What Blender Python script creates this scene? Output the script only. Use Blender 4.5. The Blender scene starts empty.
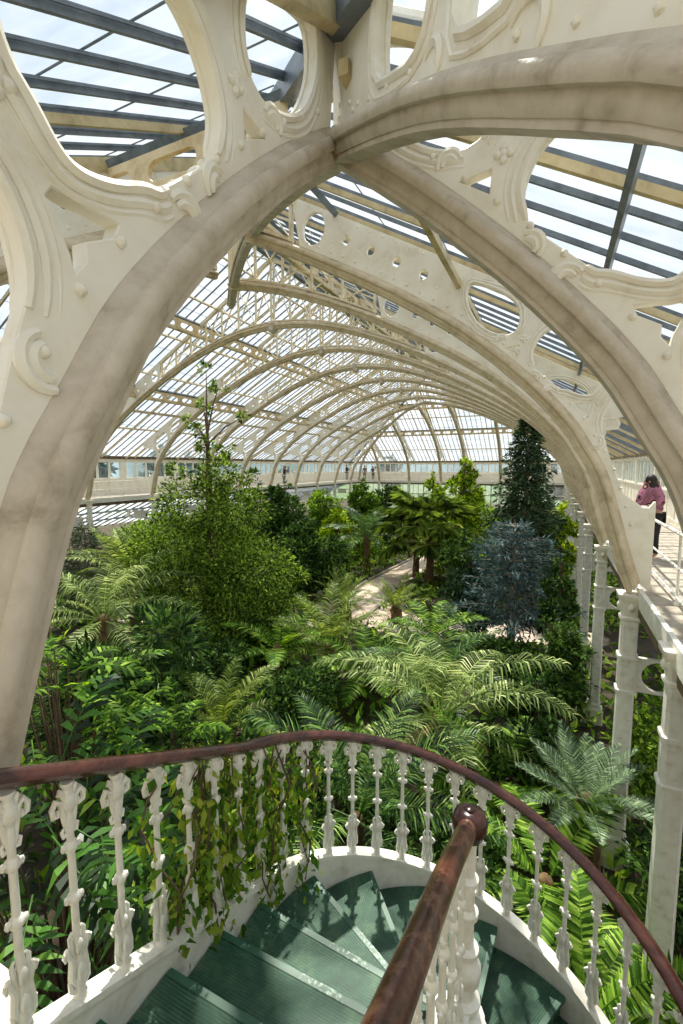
import bpy, bmesh, math, random
import numpy as np
from mathutils import Vector, Matrix
from math import sin, cos, pi, radians, sqrt, atan2, hypot
sc = bpy.context.scene
COL = sc.collection
random.seed(7)
RNG = np.random.default_rng(11)

# ------------------------------------------------------------------ materials
def lin(r, g, b):
    f = lambda c: (c / 12.92 if c <= .04045 else ((c + .055) / 1.055) ** 2.4)
    return (f(r / 255), f(g / 255), f(b / 255), 1)

def newmat(name):
    m = bpy.data.materials.new(name); m.use_nodes = True
    nt = m.node_tree; nt.nodes.clear()
    out = nt.nodes.new('ShaderNodeOutputMaterial')
    return m, nt, out

def ramp(nt, fac, stops):
    r = nt.nodes.new('ShaderNodeValToRGB'); e = r.color_ramp.elements
    e[0].position, e[0].color = stops[0]; e[1].position, e[1].color = stops[-1]
    for p, c in stops[1:-1]:
        x = e.new(p); x.color = c
    nt.links.new(fac, r.inputs[0]); return r.outputs[0]

def noise(nt, scale, detail=4, rough=.6, vec=None, dist=0):
    n = nt.nodes.new('ShaderNodeTexNoise'); n.inputs['Scale'].default_value = scale
    n.inputs['Detail'].default_value = detail; n.inputs['Roughness'].default_value = rough
    n.inputs['Distortion'].default_value = dist
    if vec is not None: nt.links.new(vec, n.inputs['Vector'])
    return n.outputs['Fac']

def coords(nt, kind='Object', scale=None):
    t = nt.nodes.new('ShaderNodeTexCoord')
    if scale is None: return t.outputs[kind]
    mp = nt.nodes.new('ShaderNodeMapping'); mp.inputs['Scale'].default_value = scale
    nt.links.new(t.outputs[kind], mp.inputs['Vector']); return mp.outputs[0]

def painted(name, c0, c1, c2, rough=.5, nscale=6, stretch=None, bump=.15, metallic=0):
    """Weathered paint: three tones mixed by noise, faint surface bump."""
    m, nt, out = newmat(name)
    v = coords(nt, 'Object', stretch)
    f = noise(nt, nscale, 6, .65, v, .3)
    c = ramp(nt, f, [(.28, c2), (.46, c1), (.62, c0)])
    p = nt.nodes.new('ShaderNodeBsdfPrincipled')
    nt.links.new(c, p.inputs['Base Color'])
    p.inputs['Roughness'].default_value = rough; p.inputs['Metallic'].default_value = metallic
    b = nt.nodes.new('ShaderNodeBump'); b.inputs['Strength'].default_value = bump; b.inputs['Distance'].default_value = .01
    nt.links.new(noise(nt, nscale * 7, 3, .6, v), b.inputs['Height']); nt.links.new(b.outputs[0], p.inputs['Normal'])
    nt.links.new(p.outputs[0], out.inputs[0]); return m

def leafmat(name, cols, trans=.35, rough=.42, spec=.35):
    m, nt, out = newmat(name)
    g = nt.nodes.new('ShaderNodeNewGeometry')
    oi = nt.nodes.new('ShaderNodeObjectInfo')
    mx = nt.nodes.new('ShaderNodeMath'); mx.operation = 'MULTIPLY_ADD'
    nt.links.new(g.outputs['Random Per Island'], mx.inputs[0]); mx.inputs[1].default_value = .82
    m2 = nt.nodes.new('ShaderNodeMath'); m2.operation = 'MULTIPLY'; m2.inputs[1].default_value = .18
    nt.links.new(oi.outputs['Random'], m2.inputs[0]); nt.links.new(m2.outputs[0], mx.inputs[2])
    n = len(cols)
    c = ramp(nt, mx.outputs[0], [(i / (n - 1), lin(*k)) for i, k in enumerate(cols)])
    p = nt.nodes.new('ShaderNodeBsdfPrincipled'); nt.links.new(c, p.inputs['Base Color'])
    p.inputs['Roughness'].default_value = rough + .12
    p.inputs['Specular IOR Level'].default_value = spec * .4
    t = nt.nodes.new('ShaderNodeBsdfTranslucent')
    hs = nt.nodes.new('ShaderNodeHueSaturation'); hs.inputs['Value'].default_value = 1.5; hs.inputs['Saturation'].default_value = 1.1
    hs.inputs['Hue'].default_value = .485
    nt.links.new(c, hs.inputs['Color']); nt.links.new(hs.outputs[0], t.inputs['Color'])
    mix = nt.nodes.new('ShaderNodeMixShader'); mix.inputs[0].default_value = trans
    nt.links.new(p.outputs[0], mix.inputs[1]); nt.links.new(t.outputs[0], mix.inputs[2])
    nt.links.new(mix.outputs[0], out.inputs[0]); return m

M = {}
M['cream'] = painted('cream_paint', lin(240, 236, 225), lin(235, 229, 215), lin(218, 208, 188), .42, 3.0)
M['cream2'] = painted('cream_paint_aged', lin(232, 222, 198), lin(222, 209, 180), lin(196, 178, 142), .5, 4)
M['stone'] = painted('weathered_moulding', lin(206, 195, 180), lin(192, 180, 163), lin(152, 138, 120), .6, 5, (1, 1, 1), .3)
M['stone2'] = painted('aged_cream_moulding', lin(214, 200, 174), lin(200, 184, 156), lin(164, 146, 118), .55, 5, None, .3)
M['brown'] = painted('dull_brown_paint', lin(112, 92, 68), lin(92, 74, 54), lin(62, 50, 38), .6, 5)
M['white'] = painted('white_paint', lin(240, 238, 230), lin(232, 229, 218), lin(205, 198, 182), .4, 9)
M['bar'] = painted('glazing_bar_paint', lin(112, 122, 132), lin(94, 104, 114), lin(66, 74, 82), .4, 5)
M['rafter'] = painted('rafter_paint', lin(206, 190, 150), lin(190, 172, 130), lin(150, 132, 96), .5, 4)
M['purlin'] = painted('purlin_paint', lin(228, 208, 170), lin(214, 192, 152), lin(176, 152, 114), .5, 4)
M['wood'] = painted('varnished_wood', lin(78, 44, 36), lin(60, 31, 26), lin(38, 20, 17), .22, 7, (1, 1, 6), .08)
M['woodworn'] = painted('worn_wood', lin(138, 98, 78), lin(82, 45, 33), lin(42, 25, 22), .22, 8, (1.5, .8, 1.5), .1)
M['bark'] = painted('bark', lin(120, 100, 78), lin(92, 76, 58), lin(58, 46, 36), .85, 12, (1, 1, .3), .6)
M['palebark'] = painted('pale_bark', lin(170, 160, 146), lin(150, 138, 124), lin(110, 98, 86), .85, 12, (1, 1, .3), .6)
M['fibre'] = painted('palm_fibre', lin(140, 112, 78), lin(104, 80, 54), lin(62, 46, 32), .9, 18, (1, 1, .4), .8)
M['soil'] = painted('soil', lin(78, 66, 50), lin(56, 48, 36), lin(34, 32, 24), .95, 3, None, .8)
M['path'] = painted('path_gravel', lin(226, 206, 188), lin(214, 193, 174), lin(186, 164, 146), .9, 4, None, .3)
M['kerb'] = painted('kerb_stone', lin(188, 178, 164), lin(166, 156, 142), lin(126, 116, 102), .85, 6)
M['lawn'] = painted('outside_lawn', lin(96, 120, 74), lin(78, 104, 62), lin(60, 84, 50), .95, .5)
M['dark'] = painted('dark_metal', lin(46, 46, 48), lin(38, 38, 40), lin(26, 26, 28), .5, 6)
M['lens'] = painted('lamp_glass', lin(200, 205, 210), lin(190, 196, 202), lin(170, 176, 182), .15, 3)

def glassmat(name, haze, tint):
    m, nt, out = newmat(name)
    tr = nt.nodes.new('ShaderNodeBsdfTransparent'); tr.inputs[0].default_value = tint
    tl = nt.nodes.new('ShaderNodeBsdfTranslucent'); tl.inputs[0].default_value = (.85, .88, .9, 1)
    gl = nt.nodes.new('ShaderNodeBsdfGlossy'); gl.inputs['Roughness'].default_value = .08
    v = coords(nt, 'Object', (.5, 1.6, .5))
    h = ramp(nt, noise(nt, 1.4, 5, .65, v, .6), [(.35, (haze * .3,) * 3 + (1,)), (.7, (haze * 1.8,) * 3 + (1,))])
    mx = nt.nodes.new('ShaderNodeMixShader'); nt.links.new(h, mx.inputs[0])
    nt.links.new(tr.outputs[0], mx.inputs[1]); nt.links.new(tl.outputs[0], mx.inputs[2])
    m2 = nt.nodes.new('ShaderNodeMixShader'); m2.inputs[0].default_value = .03
    nt.links.new(mx.outputs[0], m2.inputs[1]); nt.links.new(gl.outputs[0], m2.inputs[2])
    nt.links.new(m2.outputs[0], out.inputs[0]); return m
M['glass'] = glassmat('roof_glass', .14, (.93, .96, .97, 1))
M['aglass'] = glassmat('aisle_glass', .55, (.9, .93, .94, 1))
M['wglass'] = glassmat('window_glass', .12, (.6, .76, .78, 1))

def treadmat():
    m, nt, out = newmat('green_ribbed_tread')
    v = coords(nt, 'Object')
    w = nt.nodes.new('ShaderNodeTexWave'); w.wave_type = 'BANDS'; w.bands_direction = 'Y'; w.wave_profile = 'SIN'
    w.inputs['Scale'].default_value = 26; w.inputs['Distortion'].default_value = .4
    nt.links.new(v, w.inputs['Vector'])
    f = noise(nt, 5, 6, .7, v, .4)
    base = ramp(nt, f, [(.3, lin(26, 54, 42)), (.5, lin(46, 88, 68)), (.7, lin(96, 124, 92))])
    mx = nt.nodes.new('ShaderNodeMixRGB'); mx.blend_type = 'MULTIPLY'; mx.inputs[0].default_value = .45
    nt.links.new(base, mx.inputs[1])
    nt.links.new(ramp(nt, w.outputs['Fac'], [(.2, (.45, .45, .42, 1)), (.7, (1, 1, 1, 1))]), mx.inputs[2])
    p = nt.nodes.new('ShaderNodeBsdfPrincipled'); nt.links.new(mx.outputs[0], p.inputs['Base Color'])
    p.inputs['Roughness'].default_value = .42
    b = nt.nodes.new('ShaderNodeBump'); b.inputs['Strength'].default_value = .5; b.inputs['Distance'].default_value = .004
    nt.links.new(w.outputs['Fac'], b.inputs['Height']); nt.links.new(b.outputs[0], p.inputs['Normal'])
    nt.links.new(p.outputs[0], out.inputs[0]); return m
M['tread'] = treadmat()
def nosemat():
    m, nt, out = newmat('worn_nosing')
    v = coords(nt, 'Object')
    f = noise(nt, 3.2, 3, .6, v)
    g = noise(nt, 45, 4, .7, v)
    ad = nt.nodes.new('ShaderNodeMath'); ad.operation = 'MULTIPLY_ADD'; ad.inputs[1].default_value = .55
    nt.links.new(g, ad.inputs[0]); nt.links.new(f, ad.inputs[2])
    c = ramp(nt, ad.outputs[0], [(.84, lin(50, 92, 72)), (.90, lin(120, 150, 130)), (.94, lin(214, 216, 204))])
    p = nt.nodes.new('ShaderNodeBsdfPrincipled'); nt.links.new(c, p.inputs['Base Color']); p.inputs['Roughness'].default_value = .45
    nt.links.new(p.outputs[0], out.inputs[0]); return m
M['nose'] = nosemat()

M['l_tree'] = leafmat('leaf_small_tree', [(33, 49, 19), (74, 99, 38), (144, 177, 71), (220, 245, 118)], .3)
M['l_dark'] = leafmat('leaf_dark', [(17, 29, 16), (38, 62, 28), (79, 116, 52), (132, 165, 78)], .25)
M['l_mid'] = leafmat('leaf_mid', [(34, 54, 22), (69, 99, 38), (127, 168, 63), (192, 219, 96)], .35)
M['l_lime'] = leafmat('leaf_lime', [(45, 66, 18), (89, 120, 33), (170, 202, 63), (228, 241, 100)], .4)
M['l_conifer'] = leafmat('leaf_conifer', [(21, 33, 23), (41, 62, 41), (70, 100, 64), (101, 128, 85)], .12)
M['l_blue'] = leafmat('leaf_blue', [(40, 62, 60), (64, 90, 90), (98, 122, 122), (150, 170, 168)], .12)
M['l_palm'] = leafmat('leaf_palm', [(33, 50, 21), (72, 96, 38), (141, 166, 70), (216, 226, 134)], .35, .35, .5)
M['l_palmlight'] = leafmat('leaf_palm_light', [(52, 73, 35), (105, 128, 67), (191, 212, 132), (250, 255, 190)], .35, .35, .5)
M['l_palmdark'] = leafmat('leaf_palm_dark', [(21, 38, 21), (46, 75, 38), (100, 139, 68), (161, 190, 105)], .25, .3, .6)
M['l_fern'] = leafmat('leaf_fern', [(32, 57, 18), (67, 105, 33), (134, 177, 61), (206, 233, 110)], .45)
M['l_cycad'] = leafmat('leaf_cycad', [(40, 57, 44), (85, 108, 81), (152, 180, 136), (212, 228, 187)], .2, .3, .6)
M['l_gloss'] = leafmat('leaf_glossy', [(16, 34, 14), (35, 69, 27), (82, 132, 47), (151, 197, 76)], .3, .25, .7)
M['l_vine'] = leafmat('leaf_vine', [(42, 78, 25), (71, 110, 35), (112, 144, 49), (171, 180, 77)], .45)
M['l_dry'] = leafmat('leaf_dry', [(120, 92, 58), (150, 118, 78), (180, 150, 104), (200, 176, 130)], .3)
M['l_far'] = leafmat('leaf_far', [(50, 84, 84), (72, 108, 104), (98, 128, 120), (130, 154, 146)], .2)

# ------------------------------------------------------------------ mesh helpers
class MB:
    def __init__(s): s.v = []; s.f = []
    def add(s, vs, fs):
        o = len(s.v); s.v += [tuple(p) for p in vs]; s.f += [tuple(i + o for i in f) for f in fs]
    def box(s, x0, x1, y0, y1, z0, z1):
        s.add([(x, y, z) for z in (z0, z1) for y in (y0, y1) for x in (x0, x1)],
              [(0, 2, 3, 1), (4, 5, 7, 6), (0, 1, 5, 4), (2, 6, 7, 3), (0, 4, 6, 2), (1, 3, 7, 5)])
    def beam(s, p, q, w, h, up=(0, 0, 1)):
        """Box bar from p to q, w across, h deep, centred."""
        p, q = Vector(p), Vector(q); t = (q - p)
        if t.length < 1e-6: return
        t.normalize(); a = t.cross(Vector(up))
        if a.length < 1e-4: a = t.cross(Vector((1, 0, 0)))
        a.normalize(); b = a.cross(t)
        vs = [c + a * (i * w / 2) + b * (j * h / 2) for c in (p, q) for i, j in ((-1, -1), (1, -1), (1, 1), (-1, 1))]
        s.add(vs, [(3, 2, 1, 0), (4, 5, 6, 7), (0, 1, 5, 4), (1, 2, 6, 5), (2, 3, 7, 6), (3, 0, 4, 7)])
    def tube(s, pts, r, n=8, closed=False, flat=1.0):
        pts = [Vector(p) for p in pts]; m = len(pts)
        rr = r if isinstance(r, (list, tuple)) else [r] * m
        prev = None; vs = []
        for i, p in enumerate(pts):
            if closed: t = pts[(i + 1) % m] - pts[i - 1]
            else: t = pts[min(i + 1, m - 1)] - pts[max(i - 1, 0)]
            if t.length < 1e-9: t = Vector((0, 0, 1))
            t.normalize()
            if prev is None:
                a = t.cross(Vector((0, 0, 1)))
                if a.length < .05: a = t.cross(Vector((0, 1, 0)))
            else: a = prev - t * prev.dot(t)
            a.normalize(); prev = a; b = t.cross(a)
            vs += [p + (a * cos(2 * pi * k / n) + b * sin(2 * pi * k / n) * flat) * rr[i] for k in range(n)]
        fs = []
        for i in range(m if closed else m - 1):
            j = (i + 1) % m
            fs += [(i * n + k, i * n + (k + 1) % n, j * n + (k + 1) % n, j * n + k) for k in range(n)]
        if not closed: fs += [tuple(range(n - 1, -1, -1)), tuple((m - 1) * n + k for k in range(n))]
        s.add(vs, fs)
    def lathe(s, prof, n=12, c=(0, 0, 0)):
        """prof: (radius, z) from bottom to top."""
        vs = [(c[0] + r * cos(2 * pi * k / n), c[1] + r * sin(2 * pi * k / n), c[2] + z) for r, z in prof for k in range(n)]
        fs = [(i * n + k, i * n + (k + 1) % n, (i + 1) * n + (k + 1) % n, (i + 1) * n + k) for i in range(len(prof) - 1) for k in range(n)]
        fs += [tuple(range(n - 1, -1, -1)), tuple((len(prof) - 1) * n + k for k in range(n))]
        s.add(vs, fs)
    def ball(s, c, rx, ry=None, rz=None, n=8, m=5):
        ry = ry or rx; rz = rz or rx; vs = []
        for i in range(m + 1):
            t = pi * i / m
            for k in range(n): vs.append((c[0] + rx * sin(t) * cos(2 * pi * k / n), c[1] + ry * sin(t) * sin(2 * pi * k / n), c[2] - rz * cos(t)))
        s.add(vs, [(i * n + k, i * n + (k + 1) % n, (i + 1) * n + (k + 1) % n, (i + 1) * n + k) for i in range(m) for k in range(n)])
    def sweep(s, path, cross, closed_cross=True):
        """path: list of (point, side, normal); cross: list of (across, outward)."""
        n = len(cross); vs = []
        for p, sd, nm in path: vs += [Vector(p) + Vector(sd) * w + Vector(nm) * v for w, v in cross]
        fs = [(i * n + k, i * n + (k + 1) % n, (i + 1) * n + (k + 1) % n, (i + 1) * n + k) for i in range(len(path) - 1) for k in range(n)]
        fs += [tuple(range(n - 1, -1, -1)), tuple((len(path) - 1) * n + k for k in range(n))]
        s.add(vs, fs)
    def mesh(s, name, mat, smooth=False, fix=True):
        me = bpy.data.meshes.new(name); me.from_pydata(s.v, [], s.f); me.materials.append(mat)
        if fix:
            bm = bmesh.new(); bm.from_mesh(me); bmesh.ops.recalc_face_normals(bm, faces=bm.faces); bm.to_mesh(me); bm.free()
        if smooth:
            me.polygons.foreach_set('use_smooth', [True] * len(me.polygons))
            try: me.set_sharp_from_angle(angle=radians(42))
            except Exception: pass
        me.update(); return me
    def build(s, name, mat, parent=None, smooth=False, fix=True, loc=None):
        return link(name, s.mesh(name, mat, smooth, fix), parent, loc)

def link(name, me, parent=None, loc=None, rz=None, rot=None, scale=None):
    o = bpy.data.objects.new(name, me); COL.objects.link(o)
    if parent is not None: o.parent = parent
    if loc is not None: o.location = loc
    if rz is not None: o.rotation_euler = (0, 0, rz)
    if rot is not None: o.rotation_euler = rot
    if scale is not None: o.scale = scale if hasattr(scale, '__len__') else (scale,) * 3
    return o

def tag(o, label, cat, group=None, kind=None):
    if label: o['label'] = label
    if cat: o['category'] = cat
    if group: o['group'] = group
    if kind: o['kind'] = kind
    return o
def thing(name, label, cat, loc=(0, 0, 0), rz=0, group=None):
    o = link(name, None, None, loc, rz); o.empty_display_size = .2
    return tag(o, label, cat, group)
def struct(o, label=None):
    o['kind'] = 'structure'
    if label: o['label'] = label
    return o

def plate2d(name, outer, holes, thick, bevel=.006):
    """Flat plate in the local x-z plane with holes; thickness along y."""
    cu = bpy.data.curves.new('tmp', 'CURVE'); cu.dimensions = '2D'; cu.fill_mode = 'BOTH'
    cu.extrude = thick / 2; cu.bevel_depth = bevel; cu.bevel_resolution = 0; cu.offset = -bevel
    for poly in [outer] + holes:
        sp = cu.splines.new('POLY'); sp.points.add(len(poly) - 1)
        for q, (x, y) in zip(sp.points, poly): q.co = (x, y, 0, 1)
        sp.use_cyclic_u = True
    o = bpy.data.objects.new('tmp', cu); COL.objects.link(o)
    dg = bpy.context.evaluated_depsgraph_get()
    me = bpy.data.meshes.new_from_object(o.evaluated_get(dg))
    bpy.data.objects.remove(o); bpy.data.curves.remove(cu)
    vs = [(v.co.x, v.co.z, v.co.y) for v in me.vertices]; fs = [tuple(p.vertices) for p in me.polygons]
    bpy.data.meshes.remove(me)
    b = MB(); b.add(vs, fs); return b

def smooth_closed(pts, it=2):
    for _ in range(it):
        q = []
        for i in range(len(pts)):
            a, b = pts[i], pts[(i + 1) % len(pts)]
            q += [(a[0] * .75 + b[0] * .25, a[1] * .75 + b[1] * .25), (a[0] * .25 + b[0] * .75, a[1] * .25 + b[1] * .75)]
        pts = q
    return pts

def smooth_open(pts, it=2):
    for _ in range(it):
        q = [pts[0]]
        for a, b in zip(pts[:-1], pts[1:]): q += [(a[0] * .75 + b[0] * .25, a[1] * .75 + b[1] * .25), (a[0] * .25 + b[0] * .75, a[1] * .25 + b[1] * .75)]
        pts = q + [pts[-1]]
    return pts
def circ(cx, cy, r, n=20, ry=None):
    return [(cx + r * cos(2 * pi * k / n), cy + (ry or r) * sin(2 * pi * k / n)) for k in range(n)]
def quatre(cx, cy, r, n=16):
    return [(cx + r * (.62 + .38 * abs(cos(2 * t))) * cos(t), cy + r * (.62 + .38 * abs(cos(2 * t))) * sin(t)) for t in [2 * pi * k / n for k in range(n)]]

# ------------------------------------------------------------------ layout of the hall
ZG = -1.62          # gallery floor (the eye is z = 0)
ZF = -5.5           # ground floor
XR, XL = 1.1, -20.4  # inner gallery edges
YN, YF = .58, 48.43
XRO, XLO, YNO, YFO = 3.1, -22.4, -1.53, 50.43
XC = (XR + XL) / 2
RIBS = [3.0 + 3.9 * k for k in range(12)]
SL = .56
HALF = XR - XC
def roofz(s): return 1.62 + SL * s

PROF = [(0, -1.75), (.1, -1.56), (.2, -1.28), (.32, -.87), (.43, -.49), (.55, -.13), (.7, .14), (.9, .47), (1.3, .93), (1.65, 1.27), (2.0, 1.58), (2.52, 1.98),
        (3.5, 2.6), (4.54, 3.17), (5.33, 3.57), (6.3, 4.0), (7.4, 4.42), (8.5, 4.74), (9.5, 4.93), (10.75, 5.02), (12, 5.02)]
def catmull(tab, x):
    for i in range(len(tab) - 1):
        if x <= tab[i + 1][0] or i == len(tab) - 2:
            p0 = tab[max(i - 1, 0)]; p1 = tab[i]; p2 = tab[i + 1]; p3 = tab[min(i + 2, len(tab) - 1)]
            h = p2[0] - p1[0]; t = (x - p1[0]) / h
            m1 = (p2[1] - p0[1]) / max(p2[0] - p0[0], 1e-6) * h; m2 = (p3[1] - p1[1]) / max(p3[0] - p1[0], 1e-6) * h
            return (2 * t**3 - 3 * t**2 + 1) * p1[1] + (t**3 - 2 * t**2 + t) * m1 + (-2 * t**3 + 3 * t**2) * p2[1] + (t**3 - t**2) * m2
def soff(s): return catmull(PROF, s)

def prof_path(smax, step=.12, zb=ZG):
    """Points (s, z) along the soffit, roughly evenly spaced."""
    s = 0 if zb == ZG else next(q * .01 for q in range(60) if soff(q * .01) > zb)
    pts = [(s, zb - .02)]
    while s < smax - 1e-6:
        d = (soff(s + .02) - soff(s)) / .02
        s = min(smax, s + step / sqrt(1 + d * d))
        pts.append((s, soff(s)))
    return pts
def offs(pts, i):
    a, b = pts[max(i - 1, 0)], pts[min(i + 1, len(pts) - 1)]
    d = (b[0] - a[0], b[1] - a[1]); L = hypot(*d) or 1
    return (-d[1] / L, d[0] / L)

_half = [(.035, .25), (.05, .222), (.075, .212), (.088, .19), (.10, .178), (.118, .19), (.142, .186), (.158, .165), (.16, .132), (.146, .106), (.124, .10), (.114, .112), (.107, .105), (.104, .07), (.094, .045), (.082, .03), (.074, .034), (.07, .0)]
CROSS = [(-w, v) for w, v in _half] + [(w, v) for w, v in _half[::-1]]
CROSS = [(w * .86, v * .84) for w, v in CROSS]

O1 = [(1.22, 1.35), (1.26, 1.5), (1.23, 1.62), (1.19, 1.70), (1.11, 1.79), (.99, 1.84), (.73, 1.78), (.48, 1.64), (.35, 1.5), (.31, 1.3), (.36, 1.1), (.43, 1.03), (.48, .96), (.53, .92), (.60, .92), (.70, .95), (.81, 1.01), (.88, 1.02), (.92, 1.06), (1.21, 1.31)]
O0 = [(1.43, 1.91), (1.42, 2.05), (1.46, 2.2), (1.62, 2.36), (1.9, 2.52), (2.12, 2.6), (2.16, 2.4), (2.1, 2.2), (1.96, 1.98), (1.76, 1.84), (1.60, 1.80), (1.48, 1.84)]
T1 = [(.45, .79), (.47, .82), (.70, .82), (.68, .77), (.57, .71), (.57, .65), (.53, .60), (.52, .65), (.48, .74)]
T2 = [(1.42, 1.66), (1.59, 1.63), (1.43, 1.53)]
O0, O1, T1, T2 = [[(x + .07, z) for x, z in h] for h in (O0, O1, T1, T2)]

def half_meshes(smax, zb=ZG, stone='stone2'):
    """Meshes of half an arch in local x = inward, z = height over the gallery floor."""
    Z = lambda z: z - ZG
    pts = prof_path(smax, .12, zb)
    fl = MB(); fl.sweep([((s, 0, Z(z)), (0, 1, 0), (offs(pts, i)[0], 0, offs(pts, i)[1])) for i, (s, z) in enumerate(pts)], CROSS)
    me_fl = fl.mesh('arch_moulding', M[stone], True)
    # web plate
    sp = min(smax, 5.1)
    lower = []
    for i, (s, z) in enumerate(pts):
        if s > sp: break
        n = offs(pts, i); lower.append((s + n[0] * .2, max(z + n[1] * .2, zb + .02)))
    rim = [(sp, min(roofz(sp) - .06, soff(sp) + 1.25))]
    for s in (4.4, 3.6, 2.9, 2.4, 1.8, 1.2, .6, 0, -.5):
        if s < sp - .05: rim.append((s, roofz(s) - .06))
    arcO2 = [(.05 + .4 * cos(radians(t)), .55 + .4 * sin(radians(t))) for t in range(105, -21, -7)]
    rim += [(-.55, 1.15), (-.5, 1.0), (-.2, .98)] + arcO2 + [(.39, .30), (.34, .12), (.26, -.1), (.16, -.36), (.02, -.46), (-.06, -.53), (-.13, -.53), (-.18, -.45), (-.2, -.45), (-.2, zb + .02)]
    holes = [smooth_closed(O1, 1), T1]
    if smax > 2.3: holes += [smooth_closed(O0, 1), T2]
    beads = [(smooth_open(O1[:-1]), (.85, 1.38)), (arcO2, (.05, .55))]
    if smax > 2.3: beads.append((smooth_open(O0[::-1][1:] + O0[::-1][:1]), (1.82, 2.2)))
    if smax > 2.6:
        for s in np.arange(2.85, sp - .75, .42):
            zz = (soff(s) + roofz(s)) / 2 + .1
            holes.append(quatre(s, zz, .085) if int(s * 10) % 2 else circ(s, zz, .07, 12))
        if sp > 5: holes.append(circ(4.68, (soff(4.68) + roofz(4.68)) / 2 + .08, .2, 20, .25))
    # the node plate with its own roundel
    pl = plate2d('web_plate', lower + rim, holes, .06)
    pl.v = [(x, y, Z(z)) for x, y, z in pl.v]
    # beads round the tracery
    bd = pl
    for h, c in beads:
        for k, r in ((0, .022), (.05, .02), (.088, .012)):
            for sd in (-1, 1):
                ring = []
                for x, z in h:
                    d = hypot(x - c[0], z - c[1]); ring.append((x + (x - c[0]) / d * (k + .012), sd * (.034 if k == 0 else .03), Z(z + (z - c[1]) / d * (k + .012))))
                m_ = len(ring); bd.tube(ring, [r * min(1, .55 + .15 * min(q, m_ - 1 - q)) for q in range(m_)], 6)
    # scroll ends of the tracery
    for (cx, cz, r, a0, a1) in ((1.02, .985, .085, 2.7, -.6), (1.02, .985, .05, 2.7, -.6), (.43, .31, .085, 1.9, 4.9), (.43, .31, .05, 1.9, 4.9), (1.22, 1.2, .08, 1.3, 3.9), (1.22, 1.2, .045, 1.3, 3.9), (1.66, 1.74, .07, 2.9, -.2), (1.66, 1.74, .04, 2.9, -.2)):
        cx += .07
        if cx > smax: continue
        for sd in (-1, 1):
            bd.tube([(cx + r * cos(a0 + (a1 - a0) * k / 10), sd * .036, Z(cz + r * sin(a0 + (a1 - a0) * k / 10))) for k in range(11)], [.014 + .012 * sin(pi * k / 10) for k in range(11)], 6)
    st = pl; acc = 0
    for i in range(1, len(pts)):
        s, z = pts[i]; acc += hypot(s - pts[i - 1][0], z - pts[i - 1][1])
        if acc >= .17 and .3 < s < sp - .1:
            acc = 0; n = offs(pts, i)
            for sd in (-1, 1): st.ball((s + n[0] * .285, sd * .036, Z(z + n[1] * .285)), .021, .026, .021, 10, 6)
    if smax > 2.7:
        for s in np.arange(2.65, sp, .21):
            for f in (.5, .88):
                z = soff(s) + (roofz(s) - soff(s)) * f
                for sd in (-1, 1): st.ball((s, sd * .036, Z(z)), .017, .016, .017, 6, 4)
    for rx_, rz_ in ((1.43, 1.72), (.40, 1.02)):
        if rx_ < smax:
            for sd in (-1, 1):
                for q in range(5): st.ball((rx_ + (.032 * cos(q * 1.57) if q < 4 else 0), sd * .038, Z(rz_ + (.032 * sin(q * 1.57) if q < 4 else 0))), .024, .018, .024, 8, 5)
    me_pl = pl.mesh('web_plate', M['cream'], True)
    # plain lip of plate just above the moulding, then open lattice to the crown
    me_la = None
    if smax > 5.2:
        la = MB()
        zs = lambda s: Z(soff(s) + .24)
        zt = lambda s: Z(roofz(s) - .12)
        S = [5.1 + (smax - 5.1) * k / 60 for k in range(61)]
        for a, b in zip(S[:-1], S[1:]): la.beam((a, 0, zs(a) + .03), (b, 0, zs(b) + .03), .05, .12, (0, 1, 0))
        la.beam((5.0, 0, zt(5.0)), (smax, 0, zt(smax)), .10, .10, (0, 1, 0))
        n = max(1, round((smax - 5.1) / .82)); xs = [5.12 + (smax - 5.12) * k / n for k in range(n + 1)]
        for k, x in enumerate(xs):
            la.beam((x, 0, zs(x)), (x, 0, zt(x)), .06, .06, (0, 1, 0))
            if k < n:
                y = xs[k + 1]
                la.beam((x, -.02, zs(x) + .05), (y, -.02, zt(y)), .02, .055, (0, 1, 0))
                la.beam((x, .02, zt(x)), (y, .02, zs(y) + .05), .02, .055, (0, 1, 0))
                la.beam((x, .0, (zs(x) + zt(x)) / 2), (y, .0, (zs(y) + zt(y)) / 2 + .02), .03, .04, (0, 1, 0))
        me_la = la.mesh('lattice', M['cream2'])
    return [('arch_moulding', me_fl), ('web_plate', me_pl)] + ([('lattice', me_la)] if me_la else [])

HM = {}
KS = 1.09   # the two ribs and the hip rib nearest the corner are of a larger size
def half(smax, root, loc, rz, k=1.0):
    key = (round(smax, 2), k)
    if key not in HM: HM[key] = half_meshes(smax, ZG / k, 'stone' if k != 1 else 'stone2')
    for n, me in HM[key]: link(n, me, root, loc, rz, None, k)

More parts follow.
